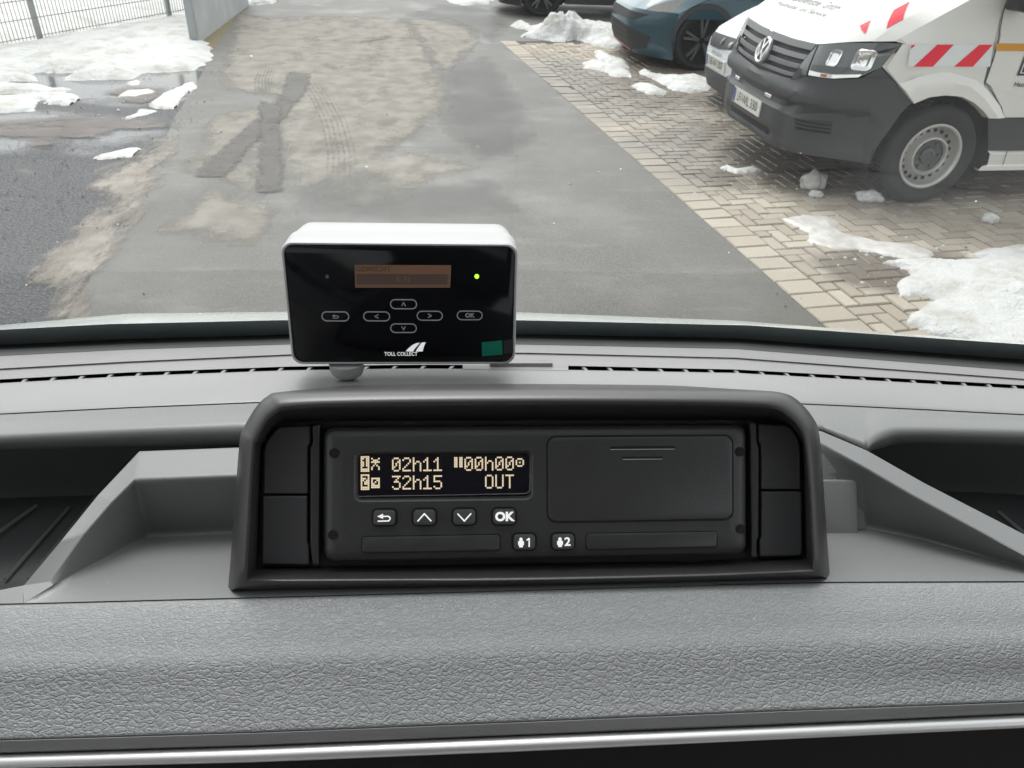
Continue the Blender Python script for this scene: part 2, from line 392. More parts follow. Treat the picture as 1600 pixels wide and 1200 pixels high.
M['brown_mud'] = film_mat('brown_mud', (.085, .058, .047), (.12, .085, .07), .35, .75, .06, 5, .3, (1, 2.5, 1), .5)
M['dark_wet'] = film_mat('wet_asphalt', (.055, .051, .045), (.085, .078, .068), .42, .42, .14, 3, .5, (1, 1, 1), .3)
film_z = [.0055]
def film(poly, m, name='mud_film', res=.05, margin=.12):
    P = [G(*p).to_2d() for p in poly]; film_z[0] += .0004
    x0, x1 = min(p.x for p in P) - margin, max(p.x for p in P) + margin; y0, y1 = min(p.y for p in P) - margin, max(p.y for p in P) + margin
    nx, ny = int((x1 - x0) / res) + 2, int((y1 - y0) / res) + 2; segs = list(zip(P, P[1:] + P[:1])); idx = {}; V = []; D = []; F = []
    for i in range(nx):
        for j in range(ny):
            x, y = x0 + i * res, y0 + j * res; ins = False; dm = 1e9
            for a, b in segs:
                if (a.y > y) != (b.y > y) and x < (b.x - a.x) * (y - a.y) / (b.y - a.y) + a.x: ins = not ins
                ex, ey = b.x - a.x, b.y - a.y; t = max(0, min(1, ((x - a.x) * ex + (y - a.y) * ey) / (ex * ex + ey * ey + 1e-12)))
                dm = min(dm, (x - a.x - t * ex) ** 2 + (y - a.y - t * ey) ** 2)
            d = math.sqrt(dm) * (1 if ins else -1)
            if d > -margin: idx[i, j] = len(V); V.append(Vector((x, y, film_z[0]))); D.append(d)
    for (i, j) in idx:
        q = [(i, j), (i + 1, j), (i + 1, j + 1), (i, j + 1)]
        if all(p in idx for p in q): F.append([idx[p] for p in q])
    o = mesh(name, V, F, m, smooth=False); at = o.data.attributes.new('inset', 'FLOAT', 'POINT'); at.data.foreach_set('value', D); return structure(o)
film([(372, 22), (420, 30), (500, 26), (635, 30), (665, 75), (690, 130), (702, 168), (655, 190), (640, 215), (600, 235), (560, 262), (470, 292), (455, 262), (452, 236), (430, 200), (436, 150), (400, 146), (355, 141), (357, 85)], M['dry_mud'])
film([(325, 196), (360, 178), (408, 170), (402, 192), (360, 228), (330, 262), (288, 270), (300, 252), (330, 226)], M['dry_mud'])
film([(404, 222), (405, 262), (392, 312), (380, 314), (388, 290), (362, 278)], M['dry_mud'])
film([(540, 262), (610, 240), (700, 250), (735, 262), (640, 285), (615, 318), (560, 318), (545, 300), (500, 312)], M['dry_mud'])
film([(635, 32), (700, 30), (740, 45), (745, 70), (725, 85), (700, 110), (680, 100), (665, 70)], M['dry_mud'])
film([(330, 300), (420, 330), (400, 380), (260, 360)], M['dry_mud'])
film([(700, 110), (760, 90), (800, 150), (830, 220), (760, 250), (700, 200)], M['dark_wet'])
film([(690, 8), (760, 14), (790, 40), (770, 66), (745, 50), (640, 24)], M['dark_wet'])
film([(560, 138 + 130), (640, 300), (760, 285), (800, 330), (600, 340), (480, 330), (460, 300)], M['dark_wet'])
film([(265, 214), (272, 226), (250, 262), (228, 302), (205, 338), (168, 368), (110, 396), (55, 428), (38, 424), (85, 398), (130, 362), (185, 312), (145, 292), (190, 266), (236, 236)], M['verge_mud'], 'verge_mud')
film([(205, 336), (186, 372), (160, 412), (134, 458), (108, 500), (84, 500), (108, 452), (52, 436), (104, 402), (152, 362)], M['verge_mud'], 'verge_mud')
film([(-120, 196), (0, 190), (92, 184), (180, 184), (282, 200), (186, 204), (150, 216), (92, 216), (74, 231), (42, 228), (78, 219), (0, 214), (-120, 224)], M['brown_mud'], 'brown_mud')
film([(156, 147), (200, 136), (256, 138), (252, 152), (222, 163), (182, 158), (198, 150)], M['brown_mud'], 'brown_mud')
film([(452, 114), (484, 116), (482, 136), (461, 164), (441, 190), (402, 218), (352, 278), (305, 278), (320, 260), (370, 214), (415, 176), (440, 150)], M['wet_mud'], 'tyre_track', .03, .08)
film([(408, 158), (440, 168), (436, 190), (440, 240), (441, 302), (404, 302), (407, 240), (408, 190)], M['wet_mud'], 'tyre_track', .03, .08)
# tyre tracks of dark wet mud
def track_mat():
    n = N('tyre_track_mud'); n.m.blend_method = 'BLEND' if hasattr(n.m, 'blend_method') else None
    uv = n.sep(n.co(src='UV')); v = n.co()
    rib = n.math('SINE', n.math('MULTIPLY', uv[1], 38)); ed = n.math('ABSOLUTE', n.math('SUBTRACT', uv[1], .5))
    a = n.math('ADD', n.math('MULTIPLY', rib, .22), n.math('MULTIPLY', n.noise(v, 11, 8, .7), 2.0)); a = n.math('SUBTRACT', a, .25)
    a = n.math('ADD', a, uv[0]); a = n.ramp(a, .55, 1.35, .0, .62); a = n.math('MULTIPLY', a, n.ramp(n.math('ADD', ed, n.math('MULTIPLY', n.noise(v, 30, 4), .2)), .46, .62, 1, 0))
    tr = n.t.nodes.new('ShaderNodeBsdfTransparent'); mx = n.t.nodes.new('ShaderNodeMixShader')
    n.lk(a, mx.inputs[0]); n.lk(tr.outputs[0], mx.inputs[1]); n.lk(n.b.outputs[0], mx.inputs[2]); n.lk(mx.outputs[0], n.out.inputs['Surface'])
    return n.done((.082, .075, .068), .6, None, .5)
M['track'] = track_mat()
def track(px, wd, strength, name='tyre_track'):
    P = resample([G(x, y, .008) for x, y in px], 24); V = []; uv = []
    for i, p in enumerate(P):
        d = (P[min(i + 1, 23)] - P[max(i - 1, 0)]).normalized(); s = Vector((-d.y, d.x, 0)) * wd / 2
        V += [p + s, p - s]; s_ = strength - .5 * max(0, abs(i - 11.5) / 11.5 - .8) / .2
        uv += [(s_, 0), (s_, 1)]
    F = [(2 * i, 2 * i + 1, 2 * i + 3, 2 * i + 2) for i in range(23)]
    z = .0125 + .0015 * track.k; track.k += 1
    for p in V: p.z = z
    return structure(mesh(name, V, F, M['track'], uv=uv, smooth=False))
track.k = 0
track([(478, 118), (500, 150), (520, 190), (532, 240), (530, 300)], .26, -.12)
track([(418, 105), (410, 125), (412, 150)], .2, -.05)
track([(610, 55), (590, 62), (560, 66)], .12, .2)

# ------------------------------------------------------------------ snow
def snow_mat():
    n = N('old_snow'); v = n.co()
    g = n.ramp(n.noise(v, 3.5, 6, .6), .42, .72)
    col = n.mix(g, (.57, .57, .56), (.43, .415, .38))
    spk = n.ramp(n.vor(v, 30), .05, .02, 0, .5)
    col = n.mix(n.math('MULTIPLY', spk, n.ramp(n.noise(v, 4, 2), .5, .6)), col, (.25, .2, .15))
    h = n.math('ADD', n.math('MULTIPLY', n.noise(v, 14, 6), 1), n.math('MULTIPLY', n.noise(v, 70, 4), .3))
    n.b.inputs['Subsurface Weight'].default_value = .25; n.b.inputs['Subsurface Radius'].default_value = (.02, .025, .03)
    return n.done(col, .55, n.bump(h, .9, .035), .3)
M['snow'] = snow_mat()
def slush_mat():
    n = N('dirty_slush'); v = n.co()
    col = n.mix(n.ramp(n.noise(v, 12, 6), .3, .7), (.42, .40, .37), (.60, .585, .56))
    return n.done(col, .35, n.bump(n.noise(v, 60, 5), .6, .01), .5)
M['slush'] = slush_mat()
def snow(poly, hgt, label, res=.03, slope=.10, rag=.05, seed=0, mt=None, cat='snow patch', world=False, mounds=(), group=None):
    P = [Vector(p[:2]) if world else G(*p).to_2d() for p in poly]
    x0, x1 = min(p.x for p in P), max(p.x for p in P); y0, y1 = min(p.y for p in P), max(p.y for p in P)
    res = max(res, (x1 - x0) / 230, (y1 - y0) / 230)
    nx, ny = int((x1 - x0) / res) + 3, int((y1 - y0) / res) + 3
    segs = list(zip(P, P[1:] + P[:1]))
    def sd(x, y):
        ins = False; dm = 1e9
        for a, b in segs:
            if (a.y > y) != (b.y > y) and x < (b.x - a.x) * (y - a.y) / (b.y - a.y) + a.x: ins = not ins
            ex, ey = b.x - a.x, b.y - a.y; t = max(0, min(1, ((x - a.x) * ex + (y - a.y) * ey) / (ex * ex + ey * ey + 1e-12)))
            dm = min(dm, (x - a.x - t * ex) ** 2 + (y - a.y - t * ey) ** 2)
        dm = math.sqrt(dm); return dm if ins else -dm
    idx = {}; V = []; F = []; D = {}
    for i in range(nx):
        for j in range(ny):
            x, y = x0 + (i - 1) * res, y0 + (j - 1) * res
            d = sd(x, y) + rag * noise.fractal(Vector((x * 5, y * 5, seed)), 1, 2, 4)
            D[i, j] = d
            if d > -res * 1.7:
                k = max(0, d)
                z = hgt * (1 - math.exp(-k / slope)) * (1 + .45 * noise.fractal(Vector((x * 3.3, y * 3.3, seed + 9)), 1, 2, 4)) + hgt * .10 * noise.fractal(Vector((x * 12, y * 12, seed)), 1, 2, 3) * min(1, k / slope)
                for mx_, my_, mr, mh in mounds:
                    q = math.hypot(x - mx_, y - my_) / mr
                    if q < 1: z += mh * (1 - q * q) ** 1.3 * (1 + .5 * noise.fractal(Vector((x * 9, y * 9, 3)), 1, 2, 4))
                idx[i, j] = len(V); V.append(Vector((x, y, z + .014 if d > 0 else -.003)))
    for (i, j) in list(idx):
        q = [(i, j), (i + 1, j), (i + 1, j + 1), (i, j + 1)]
        if all(p in idx for p in q): F.append([idx[p] for p in q])
    c = Vector((sum(v.x for v in V) / len(V), sum(v.y for v in V) / len(V), 0))
    o = mesh('snow_patch', V, F, mt or M['snow'], origin=c, angle=80)
    return tag(o, label, cat, group)
GS = 'patches of melting snow'
snow([(-420, 130), (-200, 108), (0, 77), (265, 30), (308, 24), (314, 66), (329, 76), (325, 97), (300, 110), (225, 115), (205, 124), (92, 127), (128, 113), (45, 114), (58, 126), (-40, 129), (-300, 150), (-500, 175)], .08, 'long thick white snow bank along the foot of the mesh fence', .045, .14, .07, 1, group=GS)
snow([(-160, 135), (20, 131), (70, 136), (106, 141), (98, 147), (0, 146), (-200, 152)], .035, 'thin tongue of snow just below the snow bank by the fence', group=GS, seed=2)
snow([(-200, 158), (0, 152), (45, 150), (80, 147), (112, 148), (126, 155), (108, 164), (82, 163), (70, 156), (52, 160), (55, 174), (0, 177), (-240, 190)], .04, 'snow tongue with a notched tip beside the big puddle', group=GS, seed=3)
snow([(192, 187), (222, 173), (246, 174), (222, 181), (200, 187)], .012, 'small sliver of slush on the dark mud left of the road', .02, .06, .03, 4, M['slush'], group=GS)
snow([(232, 166), (262, 146), (302, 128), (307, 138), (285, 150), (270, 170), (242, 170)], .02, 'ragged slush patch at the left road edge', .02, .06, .05, 5, M['slush'], group=GS)
snow([(185, 153), (200, 143), (235, 140), (241, 146), (212, 152)], .015, 'small slush patch on brown mud below the snow bank', .02, .06, .03, 6, M['slush'], group=GS)
snow([(140, 248), (180, 236), (222, 232), (205, 246), (160, 250)], .012, 'thin pale slush streak beside the puddle edge', .02, .06, .04, 8, M['slush'], group=GS)
snow([(196, 131), (215, 127), (218, 132), (203, 134)], .012, 'tiny slush dab right below the snow bank', .02, .05, .02, 11, M['slush'], group=GS)
snow([(-7.5, 6), (-5.75, 10.1), (-4.55, 12.9), (-4.1, 13.6), (-4.2, 40), (-40, 40), (-40, 0), (-9, 0)], .12, 'wide snow field behind the mesh fence', .2, .3, .1, 12, world=True, cat='snow field')
snow([(-3.62, 14.3), (-3.2, 14.6), (-3.15, 15.6), (-3.5, 17.5), (-3.9, 17)], .1, 'snow heap at the far end of the grey wall', world=True, seed=13, group=GS)
snow([(690, -10), (705, 5), (725, 9), (762, 7), (775, -4), (740, -20)], .05, 'small snow strip at the far side of the road', .05, seed=14, group=GS)
m = G(888, 60)
snow([(796, 41), (812, 37), (826, 40), (832, 45), (850, 40), (900, 36), (930, 40), (960, 42), (985, 60), (975, 77), (940, 76), (915, 67), (898, 62), (880, 67), (840, 61), (818, 58), (828, 49)], .10, 'snow heap with a lumpy top in front of the teal car', .035, .12, .06, 15, mounds=((m.x, m.y + .15, .42, .20), (m.x - .28, m.y, .25, .09), (m.x + .5, m.y, .3, .05)), group=GS)
snow([(930, 80), (945, 86), (960, 94), (978, 100), (987, 108), (968, 108), (945, 100), (930, 91)], .07, 'upper of two snow strips on the paving before the teal car', .03, .08, .04, 16, group=GS)
snow([(912, 101), (925, 95), (950, 101), (986, 114), (985, 122), (962, 122), (940, 112), (913, 108)], .05, 'lower of two snow strips on the paving before the teal car', .03, .08, .04, 17, group=GS)
snow([(997, 116), (1004, 110), (1018, 118), (1040, 122), (1100, 121), (1112, 132), (1105, 142), (1080, 146), (1052, 143), (1030, 130)], .07, 'snow patch between the teal car and the pale car', .03, .1, .05, 18, group=GS)
snow([(986, 136), (1000, 131), (1025, 137), (1043, 146), (1040, 151), (1010, 149)], .05, 'oval snow patch on the paving below a larger one', .025, .08, .03, 19, group=GS)
snow([(1125, 265), (1135, 260), (1150, 266), (1172, 263), (1192, 268), (1185, 274), (1150, 275)], .02, 'thin bit of snow under the nose of the white van', .015, .04, .02, 20, group=GS)
snow([(1219, 344), (1250, 338), (1292, 340), (1309, 350), (1304, 360), (1318, 368), (1370, 378), (1428, 385), (1458, 398), (1452, 407), (1420, 409), (1370, 398), (1325, 392), (1300, 392), (1275, 385), (1262, 378), (1262, 366), (1240, 356)], .014, 'flat dirty slush trail on the paving below the van wheel', .015, .04, .02, 21, M['slush'], group=GS)
snow([(1360, 413), (1405, 410), (1450, 410), (1537, 408), (1512, 402), (1545, 391), (1590, 388), (1680, 396), (1790, 450), (1860, 640), (1650, 640), (1560, 560), (1450, 522), (1413, 510), (1413, 500), (1440, 488), (1462, 472), (1430, 466), (1401, 468), (1402, 452), (1417, 434), (1402, 420)], .040, 'big white snow patch at the right edge of the paving', .012, .05, .035, 22, mounds=((3.3, 3.6, .5, .05),), group=GS)
def lump(px, py, r, seed, label, m=None):
    c = G(px, py); bm = bmesh.new(); bmesh.ops.create_icosphere(bm, subdivisions=4, radius=1)
    V = []
    for v in bm.verts:
        d = v.co.normalized(); k = 1 + .28 * noise.fractal(d * 1.3 + Vector((seed, 0, 0)), 1, 2, 3) + .06 * noise.noise(d * 5 + Vector((seed, 3, 0)))
        V.append(c + Vector((d.x * r[0] * k, d.y * r[1] * k, max(-r[2] * .55, d.z * r[2] * k) + r[2] * .5 + .01)))
    F = [[v.index for v in f.verts] for f in bm.faces]; bm.free()
    return tag(mesh('snow_lump', V, F, m or M['snow'], origin=c, angle=80), label, 'snow lump', 'lumps of snow fallen by the van')
lump(1268, 294, (.10, .075, .08), 1, 'grey rounded snow lump in the shade under the van nose', M['slush'])
lump(1273, 309, (.05, .04, .032), 2, 'smallest white snow lump beside the grey one')
lump(1356, 315, (.10, .06, .05), 3, 'white snow lump right before the van front wheel')
lump(1544, 349, (.06, .045, .04), 4, 'single small white snow lump on the paving under the van sill')

# grit and crumbs of snow lying about
def scatter(name, m, label, spots, r0, r1, seed):
    rnd = random.Random(seed); mb = MB()
    for x, y, sx, sy, k in spots:
        for i in range(k):
            c = Vector((rnd.gauss(x, sx), rnd.gauss(y, sy), .008)); r = rnd.uniform(r0, r1) * (1 if rnd.random() < .9 else 1.8)
            q = [c + Vector((math.cos(a) * r * rnd.uniform(.7, 1.2), math.sin(a) * r * rnd.uniform(.7, 1.2), 0)) for a in (0, 1.3, 2.5, 3.8, 5)]
            mb.add(q + [c + Vector((0, 0, r * .9))], [(0, 1, 5), (1, 2, 5), (2, 3, 5), (3, 4, 5), (4, 0, 5)])
    o = mb.build(name, m, None, smooth=False); tag(o, label, 'grit', None, 'stuff'); return o
scatter('gravel', mat('grit_stone', (.13, .125, .115), .8, var=(20, .5)), 'loose grit and gravel strewn over the verge and the road', ((-3.3, 5, .5, 1.2, 1600), (-2.5, 5.6, .18, 1.6, 350), (-.6, 7, 1.0, 3, 90), (1.7, 6.5, .2, 2.5, 60), (2.8, 4.6, .6, .8, 80)), .002, .007, 1)
scatter('snow_crumbs', M['snow'], 'small crumbs of snow around the melting patches', ((2.7, 4.2, .35, .35, 60), (2.3, 5.6, .5, .4, 30), (1.9, 10.3, .5, .9, 60), (2.3, 9.3, .4, .4, 40), (-3.6, 8.3, .6, .8, 60)), .004, .014, 2)

# ------------------------------------------------------------------ fence and wall
M['galv'] = mat('galvanised_steel', (.36, .38, .38), .5, .4, var=(8, .15))
M['wire'] = mat('fence_wire', (.33, .31, .30), .55, .3)
M['concrete'] = mat('concrete', (.44, .46, .46), .8, bump=(25, .4, .004), var=(3, .25))
def box(mb, c, d, s, up=None):               # centre, direction (unit), sizes along (dir, side, up)
    d = Vector(d).normalized(); z = Vector((0, 0, 1)) if up is None else up; n = z.cross(d).normalized(); V = []
    for a in (-.5, .5):
        for b in (-.5, .5):
            for e in (-.5, .5): V.append(Vector(c) + d * s[0] * a + n * s[1] * b + z * s[2] * e)
    mb.add(V, [(0, 1, 3, 2), (4, 6, 7, 5), (0, 4, 5, 1), (2, 3, 7, 6), (0, 2, 6, 4), (1, 5, 7, 3)])
fp = [Vector((-7.25, 5.8, 0)), Vector((-6.25, 8.2, 0)), G(65, 68), G(266, 30), Vector((-3.95, 13.7, 0))]
fence = empty('mesh_fence', fp[0], 'grey steel mesh fence of upright wires standing in the snow', 'fence')
for i, p in enumerate(fp[:4]):
    mb = MB(); d = (fp[min(i + 1, 4)] - fp[max(i - 1, 0)]); box(mb, p + Vector((0, 0, 1.0)), d, (.06, .05, 2.1)); mb.build('post', M['galv'], fence, bevel=.004)
for a, b in zip(fp, fp[1:]):
    mb = MB(); d = (b - a); L = d.length; d.normalize(); side = Vector((d.y, -d.x, 0)) * .035
    n = int(L / .055)
    for k in range(1, n): box(mb, a + d * (L * k / n) + side + Vector((0, 0, 1.02)), d, (.006, .006, 1.9))
    for k in range(10): box(mb, (a + b) / 2 + side * 1.15 + Vector((0, 0, .10 + .2 * k)), d, (L, .007, .008)); box(mb, (a + b) / 2 + side * .85 + Vector((0, 0, .10 + .2 * k)), d, (L, .007, .008))
    mb.build('mesh_panel', M['wire'], fence, smooth=False)
wa, wb = G(313, 67), Vector((-3.52, 14.4, 0))
wall = empty('grey_wall', wa, 'pale grey concrete wall running away beside the road behind the fence', 'wall')
mb = MB(); d = (wb - wa).normalized(); nn = Vector((-d.y, d.x, 0))
box(mb, (wa + wb) / 2 + nn * .045 + Vector((0, 0, .8)), d, ((wb - wa).length, .07, 1.9)); mb.build('wall_panel', M['concrete'], wall, bevel=.01)
mb = MB(); box(mb, wa - d * .05 + nn * .05 + Vector((0, 0, .85)), d, (.09, .10, 2.0)); mb.build('post', M['galv'], wall, bevel=.008)
# low brown earth bank and shed wall across the snow field, seen mirrored in the puddle
mb = MB(); box(mb, Vector((-15, 25, 1.3)), Vector((1, .3, 0)), (22, 1.0, 2.6))
tag(mb.build('board_wall', mat('brown_boards', (.11, .07, .055), .8, bump=(5, .5, .02)), None), 'low dark brown board wall far across the snow field', 'wall')

# ------------------------------------------------------------------ vehicles
M['white_paint'] = mat('white_van_paint', (.70, .685, .645), .3, coat=.6, var=(2.5, .03))
M['pale_paint'] = mat('pale_blue_white_paint', (.66, .71, .73), .28, coat=.7)
M['teal_paint'] = mat('teal_paint', (.012, .055, .075), .32, .2, coat=.8)
M['dark_paint'] = mat('black_car_paint', (.018, .019, .022), .25, coat=.8)
M['cladding'] = mat('grey_bumper_plastic', (.038, .040, .042), .55, bump=(500, .3, .0008), var=(6, .18))
M['grille'] = mat('grille_bar', (.11, .11, .115), .4)
M['grille_dark'] = mat('grille_gap', (.018, .018, .02), .6)
M['glass_dark'] = mat('dark_window', (.012, .014, .016), .05)
M['lamp_body'] = mat('headlight_housing', (.09, .093, .093), .25, coat=1)
M['lamp_dark'] = mat('headlight_dark', (.02, .022, .024), .08, coat=1)
M['lamp_chrome'] = mat('headlight_reflector', (.8, .8, .8), .12, .9, coat=1)
M['lamp_orange'] = mat('indicator_lens', (.45, .13, .05), .3)
M['tyre'] = mat('tyre_rubber', (.014, .014, .0145), .75, bump=(120, .4, .002), var=(9, .3))
M['rim_steel'] = mat('steel_rim', (.46, .455, .43), .38, .55, var=(10, .12))
M['rim_hub'] = mat('hub_dark', (.10, .105, .105), .5, .3, var=(20, .3))
M['copper'] = mat('copper_trim', (.42, .15, .09), .35, .5)
M['plate'] = mat('plate_white', (.62, .61, .55), .45, var=(40, .12))
M['plate_blue'] = mat('plate_blue', (.02, .07, .30), .4)
M['plate_ink'] = mat('plate_ink', (.02, .02, .02), .5)
M['red'] = mat('red_reflective', (.78, .01, .035), .4)
M['amber'] = mat('amber_reflective', (.60, .27, .015), .4)
M['arch'] = mat('wheel_arch_dark', (.01, .01, .011), .9)
M['seam'] = mat('panel_gap', (.03, .03, .03), .8)
M['text_grey'] = mat('faded_grey_print', (.2, .2, .2), .5)
M['text_dark'] = mat('dark_blue_print', (.02, .022, .04), .5)

class Body:                                  # local x forward, y to the car's left, z up
    def __init__(s, O, deg, hw, x0, xc, k=2.2, yb=.6):
        a = math.radians(deg); s.f = Vector((-math.cos(a), -math.sin(a), 0)); s.l = Vector((math.sin(a), -math.cos(a), 0)); s.O = Vector(O)
        s.hw = hw; s.x0 = x0; s.xc = xc; s.k = k; s.yb = yb
    def W(s, x, y, z): return s.O + s.f * x + s.l * y + Vector((0, 0, z))
    def nx(s, y, z):
        x0 = interp(min(max(z, s.x0[0][0]), s.x0[-1][0]), [q[0] for q in s.x0], [q[1] for q in s.x0]); u = min(1, abs(y) / s.hw)
        g = .15 * u * u + .85 * (max(0, u - s.yb) / (1 - s.yb)) ** s.k
        return s.xc + (x0 - s.xc) * (1 - g)
    def S(s, y, z, off=0):                   # a point of the nose, off metres proud of it
        e = .01; sg = 1 if y >= 0 else -1; yy = abs(y)
        y1 = min(yy + e, s.hw); y0 = y1 - e
        dy = (s.nx(y1, z) - s.nx(y0, z)) / e; dz = (s.nx(yy, z + e) - s.nx(yy, z - e)) / (2 * e)
        n = Vector((1, -dy * sg, -dz)).normalized()
        return s.W(s.nx(yy, z) + n.x * off, y + n.y * off, z + n.z * off)
    def strip(s, top, bot, rows=4, cols=None, off=0, th=0, mirror=False, post=None):
        # patch of the nose between two lines of (y, z)
        cols = cols or max(len(top), 10)
        T = resample([(a, b, 0) for a, b in top], cols); B = resample([(a, b, 0) for a, b in bot], cols); out = []
        for sg in ((1, -1) if mirror else (1,)):
            L = []
            for r in range(rows + 1):
                L.append([s.S(sg * lerp(t.x, b.x, r / rows), lerp(t.y, b.y, r / rows), off) for t, b in zip(T, B)])
            V, F = loft(L, False)
            if th:
                n = len(V); cc = rows + 1
                L2 = [[s.S(sg * lerp(t.x, b.x, r / rows), lerp(t.y, b.y, r / rows), off - th) for t, b in zip(T, B)] for r in range(rows + 1)]
                V2, F2 = loft(L2, False); V = V + V2; F = F + [[i + n for i in f] for f in F2]
                rim = [i for i in range(cols)] + [(r + 1) * cols - 1 for r in range(1, cc)] + [rows * cols + i for i in range(cols - 2, -1, -1)] + [r * cols for r in range(rows - 1, 0, -1)]
                for i, a in enumerate(rim):
                    b = rim[(i + 1) % len(rim)]; F.append([a, b, b + n, a + n])
            out.append((V, F))
        return out
def put(parts, name, m, parent, one=False, **k):
    mb = MB()
    for V, F in parts:
        mb.add(V, F)
        if not one: o = mb.build(name, m, parent, **k); mb = MB()
    return mb.build(name, m, parent, **k) if one else o
def lathe(B, x, y, z, prof, n=48, sg=1):     # prof: (radius, distance outward along the axle)
    L = [[B.W(x + r * math.cos(2 * math.pi * i / n), y + sg * d, z + r * math.sin(2 * math.pi * i / n)) for i in range(n)] for r, d in prof]
    return loft(L, True)
def wheel(B, root, x, y, z, r, style, sg=1, rr=None):
    rr = rr or r * .655
    V, F = lathe(B, x, y, z, [(rr, -.02), (rr + .012, .0), (rr + .03, .006), (r - .05, .012), (r - .028, .008), (r - .012, -.006), (r, -.03), (r, -.18), (r - .02, -.215), (rr, -.20)], 56, sg)
    mb = MB().add(V, F)
    for i in range(64):                      # tread blocks
        a = 2 * math.pi * i / 64; a2 = a + .055
        for k in range(4):
            d0 = -.035 - k * .037; pts = [(r - .002, a, d0), (r - .002, a2, d0), (r - .002, a2 + .02, d0 - .028), (r - .002, a + .02, d0 - .028)]
            lo = [B.W(x + q * math.cos(t), y + sg * d, z + q * math.sin(t)) for q, t, d in pts]; hi = [B.W(x + (q + .007) * math.cos(t), y + sg * d, z + (q + .007) * math.sin(t)) for q, t, d in pts]
            mb.add(*loft([lo, hi], True, False, True))
    wh = mb.build('wheel', M['tyre'], root, angle=40)
    if style == 'steel':
        V, F = lathe(B, x, y, z, [(rr + .006, -.018), (rr + .008, .004), (rr - .004, .008), (rr - .014, .002), (rr - .018, -.018), (rr - .03, -.05), (rr - .045, -.064), (rr * .70, -.055), (rr * .655, -.03), (rr * .60, -.006), (rr * .55, -.004), (rr * .52, -.014), (rr * .50, -.03)], 64, sg)
        mesh('rim', V, F, M['rim_steel'], wh, angle=50)
        V, F = lathe(B, x, y, z, [(rr * .51, -.03), (rr * .49, -.04), (rr * .27, -.045), (rr * .25, -.028), (rr * .14, -.025), (rr * .12, -.032), (.001, -.034)], 40, sg)
        mb = MB().add(V, F)
        for i in range(6):
            a = 2 * math.pi * i / 6; V, F = lathe(B, x + .4 * rr * math.cos(a), y, z + .4 * rr * math.sin(a), [(.012, -.05), (.012, -.024), (.001, -.022)], 8, sg); mb.add(V, F)
        mb.build('hub', M['rim_hub'], wh)
        for i in range(20 if (x == 0 and y > 0) else 0):
            a = 2 * math.pi * (i + .3) / 20; q = rr * .775
            V, F = lathe(B, x + q * math.cos(a), y, z + q * math.sin(a), [(.0125, -.085), (.0125, -.0535), (.001, -.053)], 10, sg); mesh('rim_hole', V, F, M['void'], wh)
    else:
        V, F = lathe(B, x, y, z, [(rr + .006, -.018), (rr + .006, .004), (rr - .01, .006), (rr - .02, -.05), (.001, -.06)], 48, sg)
        mesh('rim', V, F, M['arch'], wh)
        mb = MB()
        for i in range(5):
            for dd in (-.10, .10):
                a = 2 * math.pi * i / 5 + .3; d1 = Vector((math.cos(a), 0, math.sin(a))); d2 = Vector((math.cos(a + dd * 1.6), 0, math.sin(a + dd * 1.6)))
                p0 = d1 * .04; p1 = d2 * (rr - .008); t = (p1 - p0).normalized(); nrm = Vector((-t.z, 0, t.x)) * .018
                lo = [B.W(x + q.x, y - .045 * sg, z + q.z) for q in (p0 - nrm, p0 + nrm, p1 + nrm, p1 - nrm)]; hi = [B.W(x + q.x, y - .004 * sg, z + q.z) for q in (p0 - nrm * .7, p0 + nrm * .7, p1 + nrm * .7, p1 - nrm * .7)]
                mb.add(*loft([lo, hi], True, False, True))
        mb.build('spoke', M['rim_hub'] if style == 'dark' else M['rim_steel'], wh)
    return wh
def side_loft(B, lines, name, m, parent, n=24, mirror=False, **k):   # lines of (x, y, z)
    for sg in ((1, -1) if mirror else (1,)):
        L = [[B.W(p.x, sg * p.y, p.z) for p in resample(l, n)] for l in lines]; o = MB().add(*loft(L, False)).build(name, m, parent, **k)
    return o
def arc(x, z, r, a0, a1, n, y, ez=1.0):
    return [(x + r * math.cos(math.radians(lerp(a0, a1, i / (n - 1)))), y, z + ez * r * math.sin(math.radians(lerp(a0, a1, i / (n - 1))))) for i in range(n)]
def plate_on(fn, y, z, wd, ht, body, root):
    pb = MB().add(*loft([[fn(y + a * wd / 2, z + b * ht / 2, h) for a, b in ((-1, -1), (1, -1), (1, 1), (-1, 1))] for h in (.0, .012)], True, True, True)).build('number_plate', M['plate'], root, smooth=False)
    # the plate's own right-hand side, seen from in front, is at +y: the text runs from -y to +y
    x0 = y - wd / 2
    MB().add([fn(x0 + .008, z - ht / 2 + .006, .0135), fn(x0 + .042, z - ht / 2 + .006, .0135), fn(x0 + .042, z + ht / 2 - .006, .0135), fn(x0 + .008, z + ht / 2 - .006, .0135)], [(0, 1, 2, 3)]).build('blue_band', M['plate_blue'], pb, smooth=False)
    V, F = text_on(fn, body, y + .022, z + .002, ht * .88, .0137, .86, .0); mesh('plate_text', V, F, M['plate_ink'], pb, smooth=False)
    return pb

# ---- white van
van = Body((3.2425, 6.2583, 0), 5, 1.0, [(.2, .9), (.3, .965), (.42, 1.0), (.555, 1.0), (.59, .960), (.625, .960), (.66, .99), (.72, .985), (.75, .955), (.87, .93), (1.04, .86), (1.2, .6)], .36)
vr = empty('parked_van', van.W(0, 0, 0), 'white van with red and white warning stripes and grey bumper parked nose to the road', 'van')
B = van
z_le = [(0, 1.004), (.3, 1.006), (.596, 1.02), (.70, 1.045), (.80, 1.072), (.86, 1.085)]
def zle(y): return interp(abs(y), [q[0] for q in z_le], [q[1] for q in z_le])
